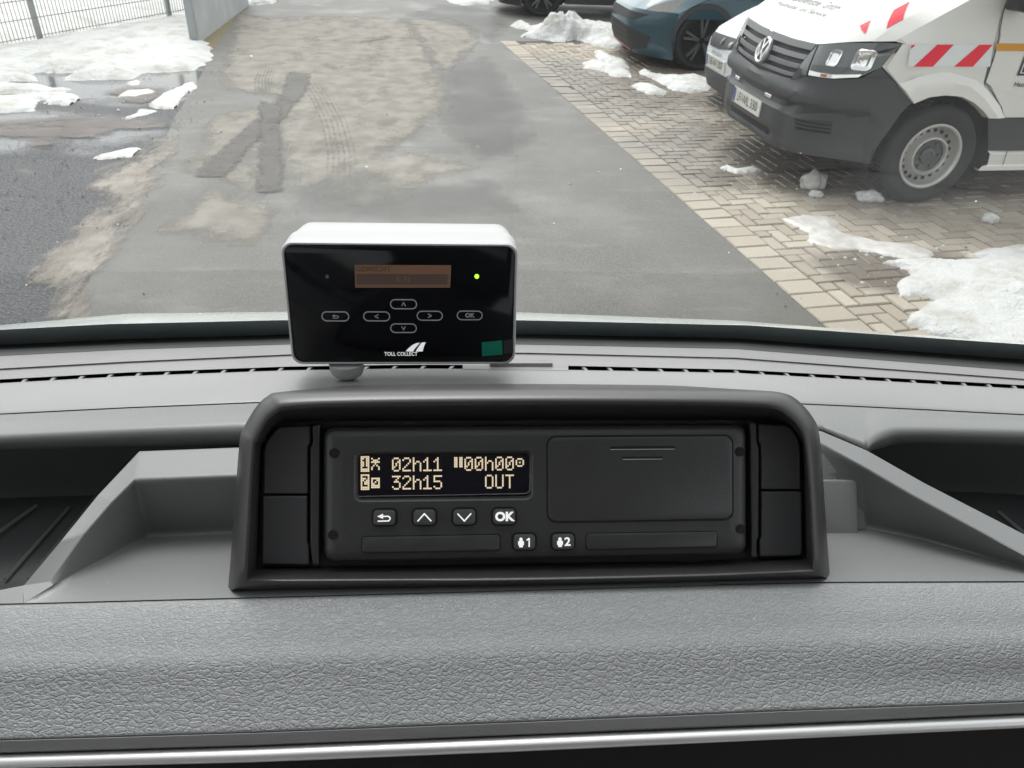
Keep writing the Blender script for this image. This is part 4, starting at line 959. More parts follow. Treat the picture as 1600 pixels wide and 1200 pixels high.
# ------------------------------------------------------------------ the cab we look out of
def row(xs, ys, z, dy=0, X=None):            # one line of the dashboard, from its course in the picture and its level
    X = X or [-300 + 50 * i for i in range(45)]
    P = [G(x, interp(x, xs, ys) + dy, interp(x, z[0], z[1]) if isinstance(z, tuple) else z) for x in X]
    return P
def wide(P, d=(.52, -.05, 0)):
    d = Vector(d); return [P[0] + Vector((-d.x, d.y, d.z))] + P + [P[-1] + d]
PX = [0, 200, 448, 630, 815, 1150, 1600]
c_seam = ([0, 200, 400, 815, 1254, 1424, 1600], [646, 636, 628, 624, 630, 638, 647])
c_sb = (PX, [599, 588, 579, 576, 577, 583, 608]); c_st = (PX, [593, 582, 573, 570, 570, 577.5, 602])
c_led = (PX, [578, 567, 556, 552, 553, 561, 594]); c_str = (PX, [556, 546, 538, 536, 538, 545, 580])
c_rub = (PX, [540, 531, 524, 521, 523, 530, 563]); c_fr = (PX, [517, 506, 500, 498, 500, 508, 541]); c_hood = (PX, [508, 490, 487, 485, 488, 501, 536])
dashb = empty('dashboard', (0, .2, 1.5), 'wide grey van dashboard with grained pad, storage trays and windscreen vents', 'dashboard')
# upper deck: seam to windscreen
def deck(rows, name, m, **k): return mesh(name, *loft([wide(r) for r in rows], False), m, dashb, **k)
L1 = ([0, 200, 372, 1040, 1285, 1354, 1362, 1369, 1381, 1393, 1420, 1600], [686, 676, 668, 662, 672, 702, 693, 687, 680, 676, 674.5, 677])
L2 = ([0, 200, 372, 1040, 1285, 1354, 1362, 1369, 1381, 1393, 1420, 1600], [702, 697, 694, 680, 677, 708, 703, 701, 698, 694, 691, 696])
XL = sorted([-300 + 50 * i for i in range(45)] + [25 + 50 * i for i in range(12)] + [1285, 1320, 1338, 1354, 1358, 1362, 1366, 1369, 1375, 1381, 1387, 1393, 1410])
def midrow(a, b, t, z, dy=0):               # a line part of the way between two others
    return [G(x, lerp(interp(x, *a), interp(x, *b), t) + dy, z) for x in XL]
lip = [midrow(c_seam, L1, 0, 1.652, 2), midrow(c_seam, L1, .3, 1.656), midrow(c_seam, L1, .75, 1.6612), midrow(L1, L2, 0, 1.6606), midrow(L1, L2, .5, 1.657), midrow(L1, L2, .95, 1.651), midrow(L1, L2, 1, 1.640, 1)]
deck(lip, 'shelf_edge', M['dash'], angle=179)
seam = [row(*c_seam, 1.649, 2.4), row(*c_seam, 1.6485, -.6)]
deck(seam, 'seam', M['void'])
deck([row(*c_seam, 1.652, .2), row(*c_seam, 1.6525, -4), row(*c_sb, 1.6375, 3), row(*c_sb, 1.637, 0), row(*c_sb, 1.630, -.5)], 'upper_deck', M['dash_top'], angle=50)
deck([row(*c_sb, 1.626, 0), row(*c_st, 1.623, 0), row(*c_st, 1.629, -1)], 'vent_floor', M['void'])
deck([row(*c_st, 1.628, 0.5), row(*c_st, 1.6345, -.2), row(*c_led, 1.6275, 2.4), row(*c_led, 1.6255, 1.6), row(*c_led, 1.6255, -1), row(*c_led, 1.6265, -2.2), row(*c_str, 1.606, 1), row(*c_str, 1.600, 0)], 'vent_border', M['dash_top'], angle=35)
def vent(x0, x1, step, slant):
    xs = [x0 + (x1 - x0) * i / 24 for i in range(25)]
    mb = MB(); x = x0 + step * .6
    while x < x1:
        a = G(x - slant, interp(x, *c_sb) + 0.3, 1.6350); b = G(x + slant, interp(x, *c_st) - .2, 1.6335); s = Vector((.0011, 0, 0))
        mb.add([a - s, a + s, b + s, b - s, a - s - Vector((0, 0, .008)), a + s - Vector((0, 0, .008)), b + s - Vector((0, 0, .008)), b - s - Vector((0, 0, .008))], [(0, 1, 2, 3), (0, 4, 5, 1), (1, 5, 6, 2), (3, 2, 6, 7), (0, 3, 7, 4)]); x += step
    return mb.build('vent_fins', M['dash'], dashb, smooth=False)
vent(-300, 722, 44.5, 3.2); vent(890, 1880, 39.5, -3.2)
def patch(pts, name, m, dz=0, **k): return mesh(name, [G(*p) for p in pts], [list(range(len(pts)))], m, dashb, **k)
xs_ = [723 + 20 * i for i in range(9)]; xs_[-1] = 888
mesh('vent_bridge', *loft([[G(x, interp(x, *c_sb) + .6, 1.6373) for x in xs_], [G(x, interp(x, *c_st) - .6, 1.6352) for x in xs_], [G(x, interp(x, *c_st) - .6, 1.625) for x in xs_]], False), M['dash_top'], dashb)
fl = Fr(G(814, 567, 1.636), (1, 0, 0), G(814, 560, 1.630) - G(814, 575, 1.6365))
mesh('cover_flap', *rbox(fl, -.0205, -.0045, .0205, .0045, .001, -.004, .0012, .0006), M['dash_top'], dashb)
# rubber seal and the black band of the windscreen's foot
ZG = 1.575
mesh('windscreen_seal', *loft([wide(row(*c_str, 1.603, 0)), wide(row(*c_str, 1.598, -3)), wide(row(*c_rub, ZG + .005, 1)), wide(row(*c_rub, ZG - .004, -4))], False), M['rubber'], dashb)
# windscreen
base = wide(row(*c_rub, ZG, 0), (.50, -.22, 0)); sl = math.radians(50); up = Vector((0, -math.cos(sl), math.sin(sl)))
def glass_mat():
    n = N('windscreen_glass'); v = n.co()
    tr = n.t.nodes.new('ShaderNodeBsdfTransparent'); tr.inputs[0].default_value = (.90, .93, .915, 1)
    gl = n.t.nodes.new('ShaderNodeBsdfGlossy'); gl.inputs['Roughness'].default_value = .02
    lw = n.t.nodes.new('ShaderNodeLayerWeight'); lw.inputs[0].default_value = .5
    fz = n.math('ADD', .036, n.math('MULTIPLY', n.math('POWER', lw.outputs['Facing'], 5), .9), clamp=True)
    m1 = n.t.nodes.new('ShaderNodeMixShader'); n.lk(fz, m1.inputs[0]); n.lk(tr.outputs[0], m1.inputs[1]); n.lk(gl.outputs[0], m1.inputs[2])
    df = n.t.nodes.new('ShaderNodeBsdfTranslucent'); df.inputs[0].default_value = (.75, .77, .78, 1)
    st = n.noise(n.co((1, .35, .35), .35), 9, 5, .6); haze = n.math('ADD', .004, n.math('MULTIPLY', n.ramp(st, .45, .75), .014))
    spots = n.math('MULTIPLY', n.ramp(n.vor(v, 75), .055, .035, 0, .5), n.ramp(n.noise(v, 22, 2), .52, .58))
    scr = n.math('MULTIPLY', n.ramp(n.vor(n.co((1, .12, .12), .6), 55), .05, .03, 0, .14), n.ramp(n.noise(v, 14, 2), .56, .62))
    f = n.math('ADD', n.math('MAXIMUM', spots, scr), haze)
    m2 = n.t.nodes.new('ShaderNodeMixShader'); n.lk(f, m2.inputs[0]); n.lk(m1.outputs[0], m2.inputs[1]); n.lk(df.outputs[0], m2.inputs[2]); n.lk(m2.outputs[0], n.out.inputs['Surface'])
    return n.m
def frit_mat():
    n = N('glass_black_band'); v = n.co()
    scr = n.ramp(n.vor(n.co((1, .25, .25), .5), 60), .06, .03, 0, .35); d = n.ramp(n.noise(v, 30, 5), .5, .75, 0, .25)
    c = n.mix(n.math('MAXIMUM', scr, d), (.5, .6, .6), (.8, .85, .85))
    n.b.inputs['Coat Weight'].default_value = 1; n.b.inputs['Coat Roughness'].default_value = .03
    return n.done(c, .35, None, .5)
E0g = [p for p in base]
def gl_at(d, curve=True): return [p + up * d for p in E0g]
# length of the black band follows its course in the picture
fr_top = []
colsX = [None] + [-300 + 50 * i for i in range(45)] + [None]
for i, p in enumerate(E0g):
    x = colsX[i]
    if x is None: fr_top.append(None); continue
    py = interp(x, *c_fr); d = ray(x, py); nrm = Vector((1, 0, 0)).cross(up); t = (p - EYE).dot(nrm) / d.dot(nrm); q = EYE + d * t; fr_top.append((q - p).dot(up))
fr_top[0] = fr_top[1]; fr_top[-1] = fr_top[-2]
wsr = empty('windscreen', E0g[23], 'large dusty windscreen glass of the van cab with black lower band', 'windscreen')
mesh('glass', *loft([[p + up * f for p, f in zip(E0g, fr_top)]] + [[p + up * lerp(f, 1.02, k / 8) for p, f in zip(E0g, fr_top)] for k in range(1, 9)], False), glass_mat(), wsr)
mesh('black_band', *loft([[p - up * .02 for p in E0g], [p + up * (f - .0005) for p, f in zip(E0g, fr_top)]], False), frit_mat(), wsr)
# the bonnet beyond the glass
def yrow(c, dy, y):
    return wide([YD(x, interp(x, *c) + dy, y - .0 * x) for x in [-300 + 50 * i for i in range(45)]], (.5, -.1, -.05))
hr = [yrow(c_fr, 22, .62), yrow(c_fr, 8, .66), yrow(c_hood, 5, .74), yrow(c_hood, 0, .85), yrow(c_hood, 5, .97), yrow(c_hood, 30, 1.08), yrow(c_hood, 130, 1.15), yrow(c_hood, 500, 1.15)]
tag(mesh('bonnet', *loft(hr, False), M['hood_paint'], origin=Vector((0, .7, 1.4)), angle=80), 'pale bonnet edge seen through the windscreen foot of the van we sit in', 'bonnet')

# grained pad at the near side of the dashboard
XE = [0, 400, 800, 1200, 1600]
c_E = ([0, 357, 800, 1300, 1600], [943, 934, 922, 909, 908]); c_D = (XE, [1046, 1035, 1021, 1008, 1003]); c_C = (XE, [1158, 1146, 1130, 1113, 1098]); c_B = (XE, [1178, 1166, 1150, 1134, 1116]); c_A = (XE, [1199, 1190, 1174, 1155, 1136])
pad = [row(*c_E, 1.6440, -1), row(*c_E, 1.6470, .6), row(*c_E, 1.6478, 4), row(*c_E, 1.6475, 20), row(*c_E, 1.6460, 50), row(*c_D, 1.6440, -28), row(*c_D, 1.6430, -8), row(*c_D, 1.6412, 8), row(*c_D, 1.6380, 30), row(*c_C, 1.6328, -40), row(*c_C, 1.6293, -10), row(*c_C, 1.6284, -2), row(*c_C, 1.626, 0)]
mesh('grained_pad', *loft([wide(r, (.52, -.03, 0)) for r in pad], False), M['leather'], dashb, sub=2)
mesh('soft_trim_strip', *loft([wide(r, (.52, -.03, 0)) for r in (row(*c_C, 1.627, -1), row(*c_C, 1.6305, .2), row(*c_C, 1.629, 6), row(*c_B, 1.6260, -4), row(*c_B, 1.623, -1), row(*c_B, 1.620, 0))], False), M['trim_grey'], dashb)
chr_ = [row(*c_B, 1.617, -.5), row(*c_B, 1.6230, .5), row(*c_B, 1.6240, 3)] + [[a.lerp(b, t) + Vector((0, -.0034, .0013)) * math.sin(math.pi * t) ** .8 for a, b in zip(row(*c_B, 1.6240, 3), row(*c_A, 1.6170, -2))] for t in (.2, .4, .6, .8, 1)] + [row(*c_A, 1.6145, 0), row(*c_A, 1.6095, -4)]
mesh('chrome_strip', *loft([wide(r, (.52, -.03, 0)) for r in chr_], False), M['chrome'], dashb, angle=60)
ra = wide(row(*c_A, 1.610, -3), (.52, -.03, 0))
mesh('lower_fascia', *loft([ra, [p + Vector((0, .02, -.012)) for p in ra], [p + Vector((0, .03, -.40)) for p in ra]], False), M['glossblack'], dashb)

# trays: middle platform with its slanting ridges, deep pockets either side
def poly(pts, n=None): return [G(*p) for p in pts]
def tray(O_, I_, B_, E_, name):
    # O outer crest, I inner crest, B wall foot, E front edge; each a list of (px, py, z)
    def segs(P, k=5):
        P = poly(P); out = []
        for a, b in zip(P, P[1:]): out += [a.lerp(b, t) for t in (0, .05, .35, .65, .95)]
        return out + [P[-1]]
    o, i_, b, e = (segs(x) for x in (O_, I_, B_, E_))
    dn = [p + Vector((0, .004, -.075)) for p in o]
    L = [dn, [p + Vector((0, 0, -.0035)) for p in o], [p + Vector((0, 0, -.001)) for p in o]]
    for A, Bq, ts in ((o, i_, (.03, .09, .5, .90, .96)), (i_, b, (.025, .08, .5, .9, .97)), (b, e, (.02, .07, .5, 1))):
        for t in ts: L.append([p.lerp(q, t) for p, q in zip(A, Bq)])
    return mesh(name, *loft(L, False), M['dash'], dashb, angle=80)
tray([(36, 915, 1.6482), (94, 846, 1.655), (152, 774, 1.659), (218, 704, 1.661), (372, 698, 1.661), (1120, 684, 1.650)],
     [(78, 909, 1.6482), (132, 834, 1.655), (176, 783, 1.659), (209, 750, 1.661), (368, 744, 1.661), (1120, 728, 1.650)],
     [(82, 914, 1.6478), (118, 896, 1.643), (165, 872, 1.636), (232, 838, 1.627), (360, 832, 1.627), (1120, 816, 1.627)],
     [(36, 942.6, 1.6478), (90, 941.2, 1.6478), (150, 939.6, 1.6478), (240, 937.3, 1.6478), (357, 934.3, 1.6478), (1120, 914, 1.6478)], 'tray')
tray([(1060, 650, 1.663), (1200, 652, 1.663), (1285, 674, 1.663), (1354, 703, 1.662), (1444, 754, 1.659), (1520, 793, 1.656), (1600, 834, 1.653), (1740, 905, 1.6482)],
     [(1060, 672, 1.663), (1200, 674, 1.663), (1285, 693, 1.663), (1346, 727, 1.662), (1424, 773, 1.659), (1515, 822, 1.656), (1600, 868, 1.653), (1700, 908, 1.6482)],
     [(1060, 812, 1.629), (1200, 818, 1.629), (1293, 823, 1.629), (1354, 824, 1.629), (1444, 843, 1.633), (1530, 867, 1.6385), (1605, 888, 1.644), (1690, 912, 1.6478)],
     [(1060, 914, 1.6478), (1200, 911, 1.6478), (1300, 909, 1.6478), (1380, 908.6, 1.6478), (1450, 908.4, 1.6478), (1580, 908, 1.6478), (1620, 908, 1.6478), (1720, 908, 1.6478)], 'tray')
# the ledge right of the pod with its raised plate
stp = [[G(1240, 705, 1.659), G(1290, 707, 1.6585), G(1338, 733, 1.654)], [G(1240, 738, 1.652), G(1290, 738, 1.652), G(1342, 739, 1.651)], [G(1240, 823, 1.630), G(1290, 824, 1.630), G(1350, 825, 1.630)]]
mesh('tray_step', *loft([[p + Vector((0, -.0015, .0005)) for p in r] for r in stp], False), M['dash'], dashb, bevel=.0015)
pa, pb_, pc_ = G(1240, 746, 1.6505), G(1332, 746, 1.6505), G(1332, 815, 1.6325)
frp = Fr(pa + Vector((0, -.003, .001)), pb_ - pa, pa - G(1240, 815, 1.6325))
mesh('tray_plate', *rbox(frp, 0, -.0335, (pb_ - pa).length, 0, .0025, -.002, .0022, .0012), M['dash'], dashb)
# deep pockets
def pocket(pts_back, pts_front, edge, name):
    n = 14; b = resample(poly(pts_back), n); f = resample(poly(pts_front), n)
    bt = [p + Vector((0, .010, .038)) for p in b]; ft = resample(poly(edge), n)
    return mesh(name, *loft([bt, [p + Vector((0, .003, .006)) for p in b], b] + [[p.lerp(q, k / 6) for p, q in zip(b, f)] for k in range(1, 7)] + [ft], False), M['pocket'], dashb, angle=50)
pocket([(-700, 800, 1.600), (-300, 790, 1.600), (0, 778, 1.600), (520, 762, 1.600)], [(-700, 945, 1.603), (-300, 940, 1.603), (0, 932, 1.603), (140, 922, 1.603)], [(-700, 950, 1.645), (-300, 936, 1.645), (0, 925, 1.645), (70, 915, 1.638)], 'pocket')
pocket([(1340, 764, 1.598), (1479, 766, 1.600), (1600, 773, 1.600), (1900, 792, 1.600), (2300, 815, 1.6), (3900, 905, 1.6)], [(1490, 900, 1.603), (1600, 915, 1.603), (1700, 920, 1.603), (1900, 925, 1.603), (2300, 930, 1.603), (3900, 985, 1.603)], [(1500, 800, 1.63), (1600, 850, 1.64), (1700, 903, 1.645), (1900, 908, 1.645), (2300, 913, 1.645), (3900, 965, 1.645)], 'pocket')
for a, b in (((58, 790), (-30, 852)), ((108, 793), (8, 905)), ((150, 776), (45, 905)), ((-20, 800), (-120, 870)), ((1560, 800), (1680, 900)), ((1600, 800), (1740, 900))):
    p, q = G(a[0], a[1], 1.6018), G(b[0], b[1], 1.6045); d = (q - p).normalized(); s = Vector((d.y, -d.x, 0)) * .0008; u = Vector((0, 0, .0015))
    MB().add([p - s, p + s, q + s, q - s, p + u, q + u], [(0, 4, 5, 3), (1, 2, 5, 4), (0, 1, 4), (3, 5, 2)]).build('pocket_rib', M['dash'], dashb)
# strip in front of the pockets, level with the pad seam
def front_strip(top, xs):
    return mesh('tray_front', *loft([[G(x, y, z) + Vector((0, .006, -.03)) for x, y, z in top], [G(x, y, z) for x, y, z in top], [G(x, min(interp(x, *c_E), 2000) + .3, 1.6478) for x, y, z in top], [G(x, interp(x, *c_E) + .3, 1.64) for x, y, z in top]], False), M['dash'], dashb, angle=60)
front_strip([(-700, 946, 1.648), (-300, 932, 1.648), (-100, 926, 1.648), (0, 922, 1.648), (20, 918, 1.6482), (36.3, 915, 1.6482)], None)
front_strip([(1640, 880, 1.650), (1690, 900, 1.6483), (1720, 902, 1.648), (1800, 905, 1.648), (2000, 906, 1.648), (2300, 910, 1.648), (3900, 960, 1.648)], None)
patch([(36, 914.8, 1.6483), (78, 908.8, 1.6483), (83, 914, 1.6479), (37, 942.5, 1.6479)], 'tray_corner', M['dash'])
# ------------------------------------------------------------------ instrument pod with the tachograph
tt_ = math.radians(33.3)
T = Fr(EYE + ray(837, 770) * (.339 / 1200), (1, 0, 0), (0, math.sin(tt_), math.cos(tt_)))
pod = empty('instrument_pod', G(826, 922, 1.648), 'dark rounded plastic pod standing on the dashboard around the black tachograph', 'instrument pod')
r0 = [(356, 926), (365, 810), (374, 693), (381, 668), (400, 636), (418, 619), (446, 612), (600, 608), (840, 606.5), (1064, 608), (1180, 610), (1223, 614), (1246, 625), (1270, 652), (1281, 684), (1289, 790), (1297, 906), (1100, 911), (840, 917), (600, 921)]
r1 = [(386, 907), (391, 810), (397, 705), (402, 688), (416, 661), (432, 646), (460, 637), (600, 632), (840, 630), (1064, 631), (1172, 634), (1208, 638), (1228, 648), (1248, 668), (1258, 697), (1266, 790), (1271, 892), (1100, 898), (840, 904), (600, 906)]
r2 = [(404, 885), (407, 790), (410, 706), (414, 692), (427, 672), (440, 661), (462, 659), (600, 658), (840, 657), (1064, 657), (1190, 657), (1222, 662), (1240, 674), (1250, 690), (1254, 706), (1255, 790), (1256, 869), (1100, 876), (840, 880), (600, 884)]
def podloop(a, h): return [T.P(*T.px(x, y, h), h) for x, y in a]
def mixl(a, b, t): return [(lerp(p[0], q[0], t), lerp(p[1], q[1], t)) for p, q in zip(a, b)]
def smooth_loop(a, n=100): return resample(list(map(lambda p: (p[0], p[1], 0), a)) + [(a[0][0], a[0][1], 0)], n + 1)[:-1]
def dense(a):                                # subdivide each side the same way so the loops still match
    out = []
    m_ = len(a)
    for i in range(m_):
        p0, p1, p2, p3 = (Vector(a[(i + k) % m_]) for k in (-1, 0, 1, 2))
        sharp = i in (0, 15, 16, 19)
        for k in range(4):
            t = k / 4
            if sharp: q = p1.lerp(p2, t)
            else: q = .5 * ((2 * p1) + (p2 - p0) * t + (2 * p0 - 5 * p1 + 4 * p2 - p3) * t * t + (3 * p1 - p0 - 3 * p2 + p3) * t ** 3)
            out.append((q.x, q.y))
    return out
r0, r1, r2 = dense(r0), dense(r1), dense(r2)
back = [p + Vector((0, .10, -.0635)) for p in podloop(r0, .0)]
back = [Vector((lerp(p.x, .03, .03), p.y, max(1.600, p.z))) for p in back]
loops = [back, [p.lerp(q, .06) for p, q in zip(podloop(r0, .0), back)], podloop(r0, .004), podloop(mixl(r0, r1, .25), .0095), podloop(mixl(r0, r1, .6), .0135), podloop(mixl(r0, r1, .85), .0145), podloop(r1, .0143), podloop(mixl(r1, r2, .15), .0125), podloop(mixl(r1, r2, .85), -.006), podloop(r2, -.009)]
mesh('pod_shell', *loft(loops), M['pod'], pod, angle=60)
mesh('pod_back_panel', podloop([(x, y) for x, y in r2], -.0088), [list(range(len(r2)))], M['tacho'], pod, smooth=False)
# cubby covers, two each side
def px_rbox(name, x0, y0, x1, y1, r, h0, h1, ch, m, par, n=5):
    c = [T.px(x0, y0, h1), T.px(x1, y0, h1), T.px(x1, y1, h1), T.px(x0, y1, h1)]
    a0, a1 = (c[0][0] + c[3][0]) / 2, (c[1][0] + c[2][0]) / 2; b1, b0 = (c[0][1] + c[1][1]) / 2, (c[2][1] + c[3][1]) / 2
    return mesh(name, *rbox(T, a0, b0, a1, b1, r, h0, h1, ch, n), m, par, angle=40)
def px_poly(name, pts, h0, h1, m, par, **k): return mesh(name, *prism(T, [T.px(x, y, h1) for x, y in pts], h0, h1), m, par, **k)
px_poly('cubby_cover', [(411, 772), (412, 705), (415, 692), (428, 674), (436, 667), (485, 665), (485, 693), (481, 698), (481, 772)], -.008, -.002, M['cubby'], pod, bevel=.0012)
px_poly('cubby_cover', [(409, 882), (410, 775), (480, 775), (480, 848), (483, 853), (483, 883)], -.008, -.002, M['cubby'], pod, bevel=.0012)
px_poly('cubby_cover', [(1190, 765), (1189, 694), (1185, 690), (1185, 662), (1232, 665), (1241, 674), (1249, 690), (1251, 704), (1252, 765)], -.008, -.002, M['cubby'], pod, bevel=.0012)
px_poly('cubby_cover', [(1188, 870), (1187, 845), (1190, 840), (1190, 768), (1253, 768), (1254, 864), (1250, 869)], -.008, -.002, M['cubby'], pod, bevel=.0012)
px_poly('hinge_strip', [(488, 884), (484, 852), (484, 700), (488, 692), (487, 664), (500, 662), (498, 884)], -.008, .000, M['tacho'], pod, bevel=.001)
px_poly('hinge_strip', [(1175, 872), (1172, 660), (1183, 660), (1184, 694), (1187, 700), (1186, 840), (1183, 846), (1184, 872)], -.008, .000, M['tacho'], pod, bevel=.001)

ta = empty('tachograph', T.P(0, 0, 0), 'black digital tachograph with lit time display and rubber buttons set in the pod', 'tachograph')
HF = .0045                                   # front face height over the panel plane
bx = [(505, 873), (512, 672), (1166, 668), (1168, 868)]
cc = [T.px(x, y, HF) for x, y in bx]
A0, A1 = (T.px(504, 770, HF)[0]), (T.px(1170, 770, HF)[0]); B1, B0 = T.px(837, 666, HF)[1], T.px(837, 875, HF)[1]
W0 = [(A0, B0), (A1, B1)]
L = []
for ins, h in ((0, -.008), (0, .0), (.0006, .0022), (.0018, .0034), (.0045, .0040), (.0085, HF - .0001)):
    L.append([T.P(a, b, h) for a, b in rrect(A0 + ins, B0 + ins, A1 - ins, B1 - ins, .0045, 6)])
lcd = [T.px(x, y, HF) for x, y in ((553, 704), (833, 704), (833, 783), (553, 783))]
lx0, lx1, ly0, ly1 = (lcd[0][0] + lcd[3][0]) / 2, (lcd[1][0] + lcd[2][0]) / 2, (lcd[2][1] + lcd[3][1]) / 2, (lcd[0][1] + lcd[1][1]) / 2
V, F = loft(L)
mesh('case', V, F, M['tacho'], ta, angle=50)
# front plate with a real opening for the display
nq = 6
outer = rrect(A0 + .0085, B0 + .0085, A1 - .0085, B1 - .0085, .004, nq); inner = rrect(lx0, ly0, lx1, ly1, .003, nq)
fV, fF = loft([[T.P(a, b, HF - .0001) for a, b in outer], [T.P(a, b, HF) for a, b in inner], [T.P(a, b, HF - .0004) for a, b in rrect(lx0 + .0006, ly0 + .0006, lx1 - .0006, ly1 - .0006, .0026, nq)], [T.P(a, b, HF - .003) for a, b in rrect(lx0 + .0016, ly0 + .0016, lx1 - .0016, ly1 - .0016, .0022, nq)]])
mesh('front_plate', fV, fF, M['tacho'], ta, angle=30)
# display
disp = mesh('display', [T.P(a, b, HF - .0026) for a, b in rrect(lx0 + .001, ly0 + .001, lx1 - .001, ly1 - .001, .002, 5)], [list(range(24))], M['lcd_bg'], ta, smooth=False)
dx0, dy0 = T.px(563.5, 713, HF - .0024); dx1, dy1 = T.px(828, 775, HF - .0024)
wx = T.px(819.5, 713, HF)[0]; WD = (wx - dx0) / (16 * 6 - 1)
GL = {'0': '01110 10001 10011 10101 10101 11001 10001 01110', '1': '00100 01100 10100 00100 00100 00100 00100 11111', '2': '01110 10001 00001 00010 00100 01000 10000 11111', '3': '11111 00010 00100 01110 00001 00001 10001 01110',
      '5': '11111 10000 10000 11110 00001 00001 10001 01110', 'h': '10000 10000 10110 11001 10001 10001 10001 10001', 'O': '01110 10001 10001 10001 10001 10001 10001 01110', 'U': '10001 10001 10001 10001 10001 10001 10001 01110',
      'T': '11111 00100 00100 00100 00100 00100 00100 00100', 'A': '11011 11111 10001 11011 10101 10101 11111 11111'}
GL['hammer'] = '10001 01110 11111 00100 01010 10001 10001 00000'; GL['bar'] = '11011 11011 11011 11011 11011 11011 00000 00000'; GL['sun'] = '01110 10001 10101 10001 01110 00000 00000 00000'
GL['sun'] = '00000 01110 10001 10101 10001 01110 00000 00000'; GL['box'] = '00000 11111 10001 11001 10101 10011 11111 00000'; GL['box'] = '00000 11111 10011 10101 11001 11111 11111 00000'
GL['i1'] = '11111 11011 10011 11011 11011 11011 10001 11111 11111'; GL['i2'] = '11111 10001 11101 11011 10111 10111 10001 11111 11111'
mb = MB(); DH = WD * 1.02; rowp = (T.px(640, 716, HF)[1] - T.px(640, 744.5, HF)[1])
yt0 = T.px(640, 715.5, HF)[1]
def glyph(key, col, r):
    rows = GL[key].split()
    for ri, rw in enumerate(rows):
        for ci, c in enumerate(rw):
            if c == '1':
                x = dx0 + (col * 6 + ci) * WD; y = yt0 - r * rowp - ri * DH + (DH if key in ('i1', 'i2') else 0); g = WD * .06
                mb.add([T.P(x + g, y - g, HF - .0023), T.P(x + WD - g, y - g, HF - .0023), T.P(x + WD - g, y - DH + g, HF - .0023), T.P(x + g, y - DH + g, HF - .0023)], [(0, 3, 2, 1)])
for i, k in enumerate(('i1', 'hammer', None, '0', '2', 'h', '1', '1', None, 'bar', '0', '0', 'h', '0', '0', 'sun')):
    if k: glyph(k, i, 0)
for i, k in enumerate(('i2', 'box', None, '3', '2', 'h', '1', '5', None, None, None, None, 'O', 'U', 'T', None)):
    if k: glyph(k, i, 1)
mb.build('display_characters', M['lcd_on'], disp, smooth=False)
# thin bright lip of the display glass at the lower and right side
tb = T.px
def px_stroke(name, pts, wpx, h, m, par, th=.0004):
    w_ = wpx * .339 / 1200
    return mesh(name, *stroke(T, [T.px(x, y, h) for x, y in pts], w_, h - th, h), m, par, smooth=False)
rim_l = [(560, 775.5), (690, 773.5), (822, 771), (827, 767), (828.5, 740), (829, 712), (832, 710)]
mesh('display_lip', *stroke(T, [T.px(x, y, HF - .0018) for x, y in rim_l], .00032, HF - .0024, HF - .0016), M['lamp_chrome'], disp, smooth=False)
# screw holes
for x, y in ((522, 708), (520, 836), (1157, 706), (1158, 827)):
    a, b = T.px(x, y, HF); mesh('screw_hole', *loft([[T.P(a + r * math.cos(2 * math.pi * i / 20), b + r * math.sin(2 * math.pi * i / 20), h) for i in range(20)] for r, h in ((.0021, HF - .0004), (.00205, HF + .0002), (.0018, HF + .0002), (.0017, HF + .00005))], True, False, True), M['void'], ta)
# printer door with two finger grooves
def dished(name, x0, y0, x1, y1, r, m, par, gap=.0005, raise_=.0006):
    c = [T.px(x0, y0, HF), T.px(x1, y0, HF), T.px(x1, y1, HF), T.px(x0, y1, HF)]
    a0, a1 = (c[0][0] + c[3][0]) / 2, (c[1][0] + c[2][0]) / 2; b1, b0 = (c[0][1] + c[1][1]) / 2, (c[2][1] + c[3][1]) / 2
    o = mesh(name, *rbox(T, a0, b0, a1, b1, r, HF - .001, HF + raise_, .0006, 7), m, par, angle=40)
    g_ = ring2(T, rrect(a0 - gap, b0 - gap, a1 + gap, b1 + gap, r + gap, 7), rrect(a0, b0, a1, b1, r, 7), HF - .0005, HF + .00012)
    mesh('gap', *g_, M['void'], o, smooth=False)
    return o, (a0, b0, a1, b1)
pdr, _ = dished('printer_door', 856, 682, 1144, 813, .0038, M['tacho'], ta, .0006)
for x0, y0, x1, y1 in ((953, 697, 1055, 701.5), (972, 713.5, 1036, 717)):
    px_rbox('finger_groove', x0, y0, x1, y1, .0006, HF, HF + .0008, .0001, M['void'], pdr)
    px_rbox('groove_edge', x0 + 1, y1, x1 - 1, y1 + 1.2, .0001, HF, HF + .00095, .0001, M['print_grey'], pdr)
# card slots
s1, _ = dished('card_slot', 566, 837, 781, 862, .0014, M['tacho'], ta, .0003, .0003)
s2, _ = dished('card_slot', 916, 832, 1120, 857, .0014, M['tacho'], ta, .0003, .0003)
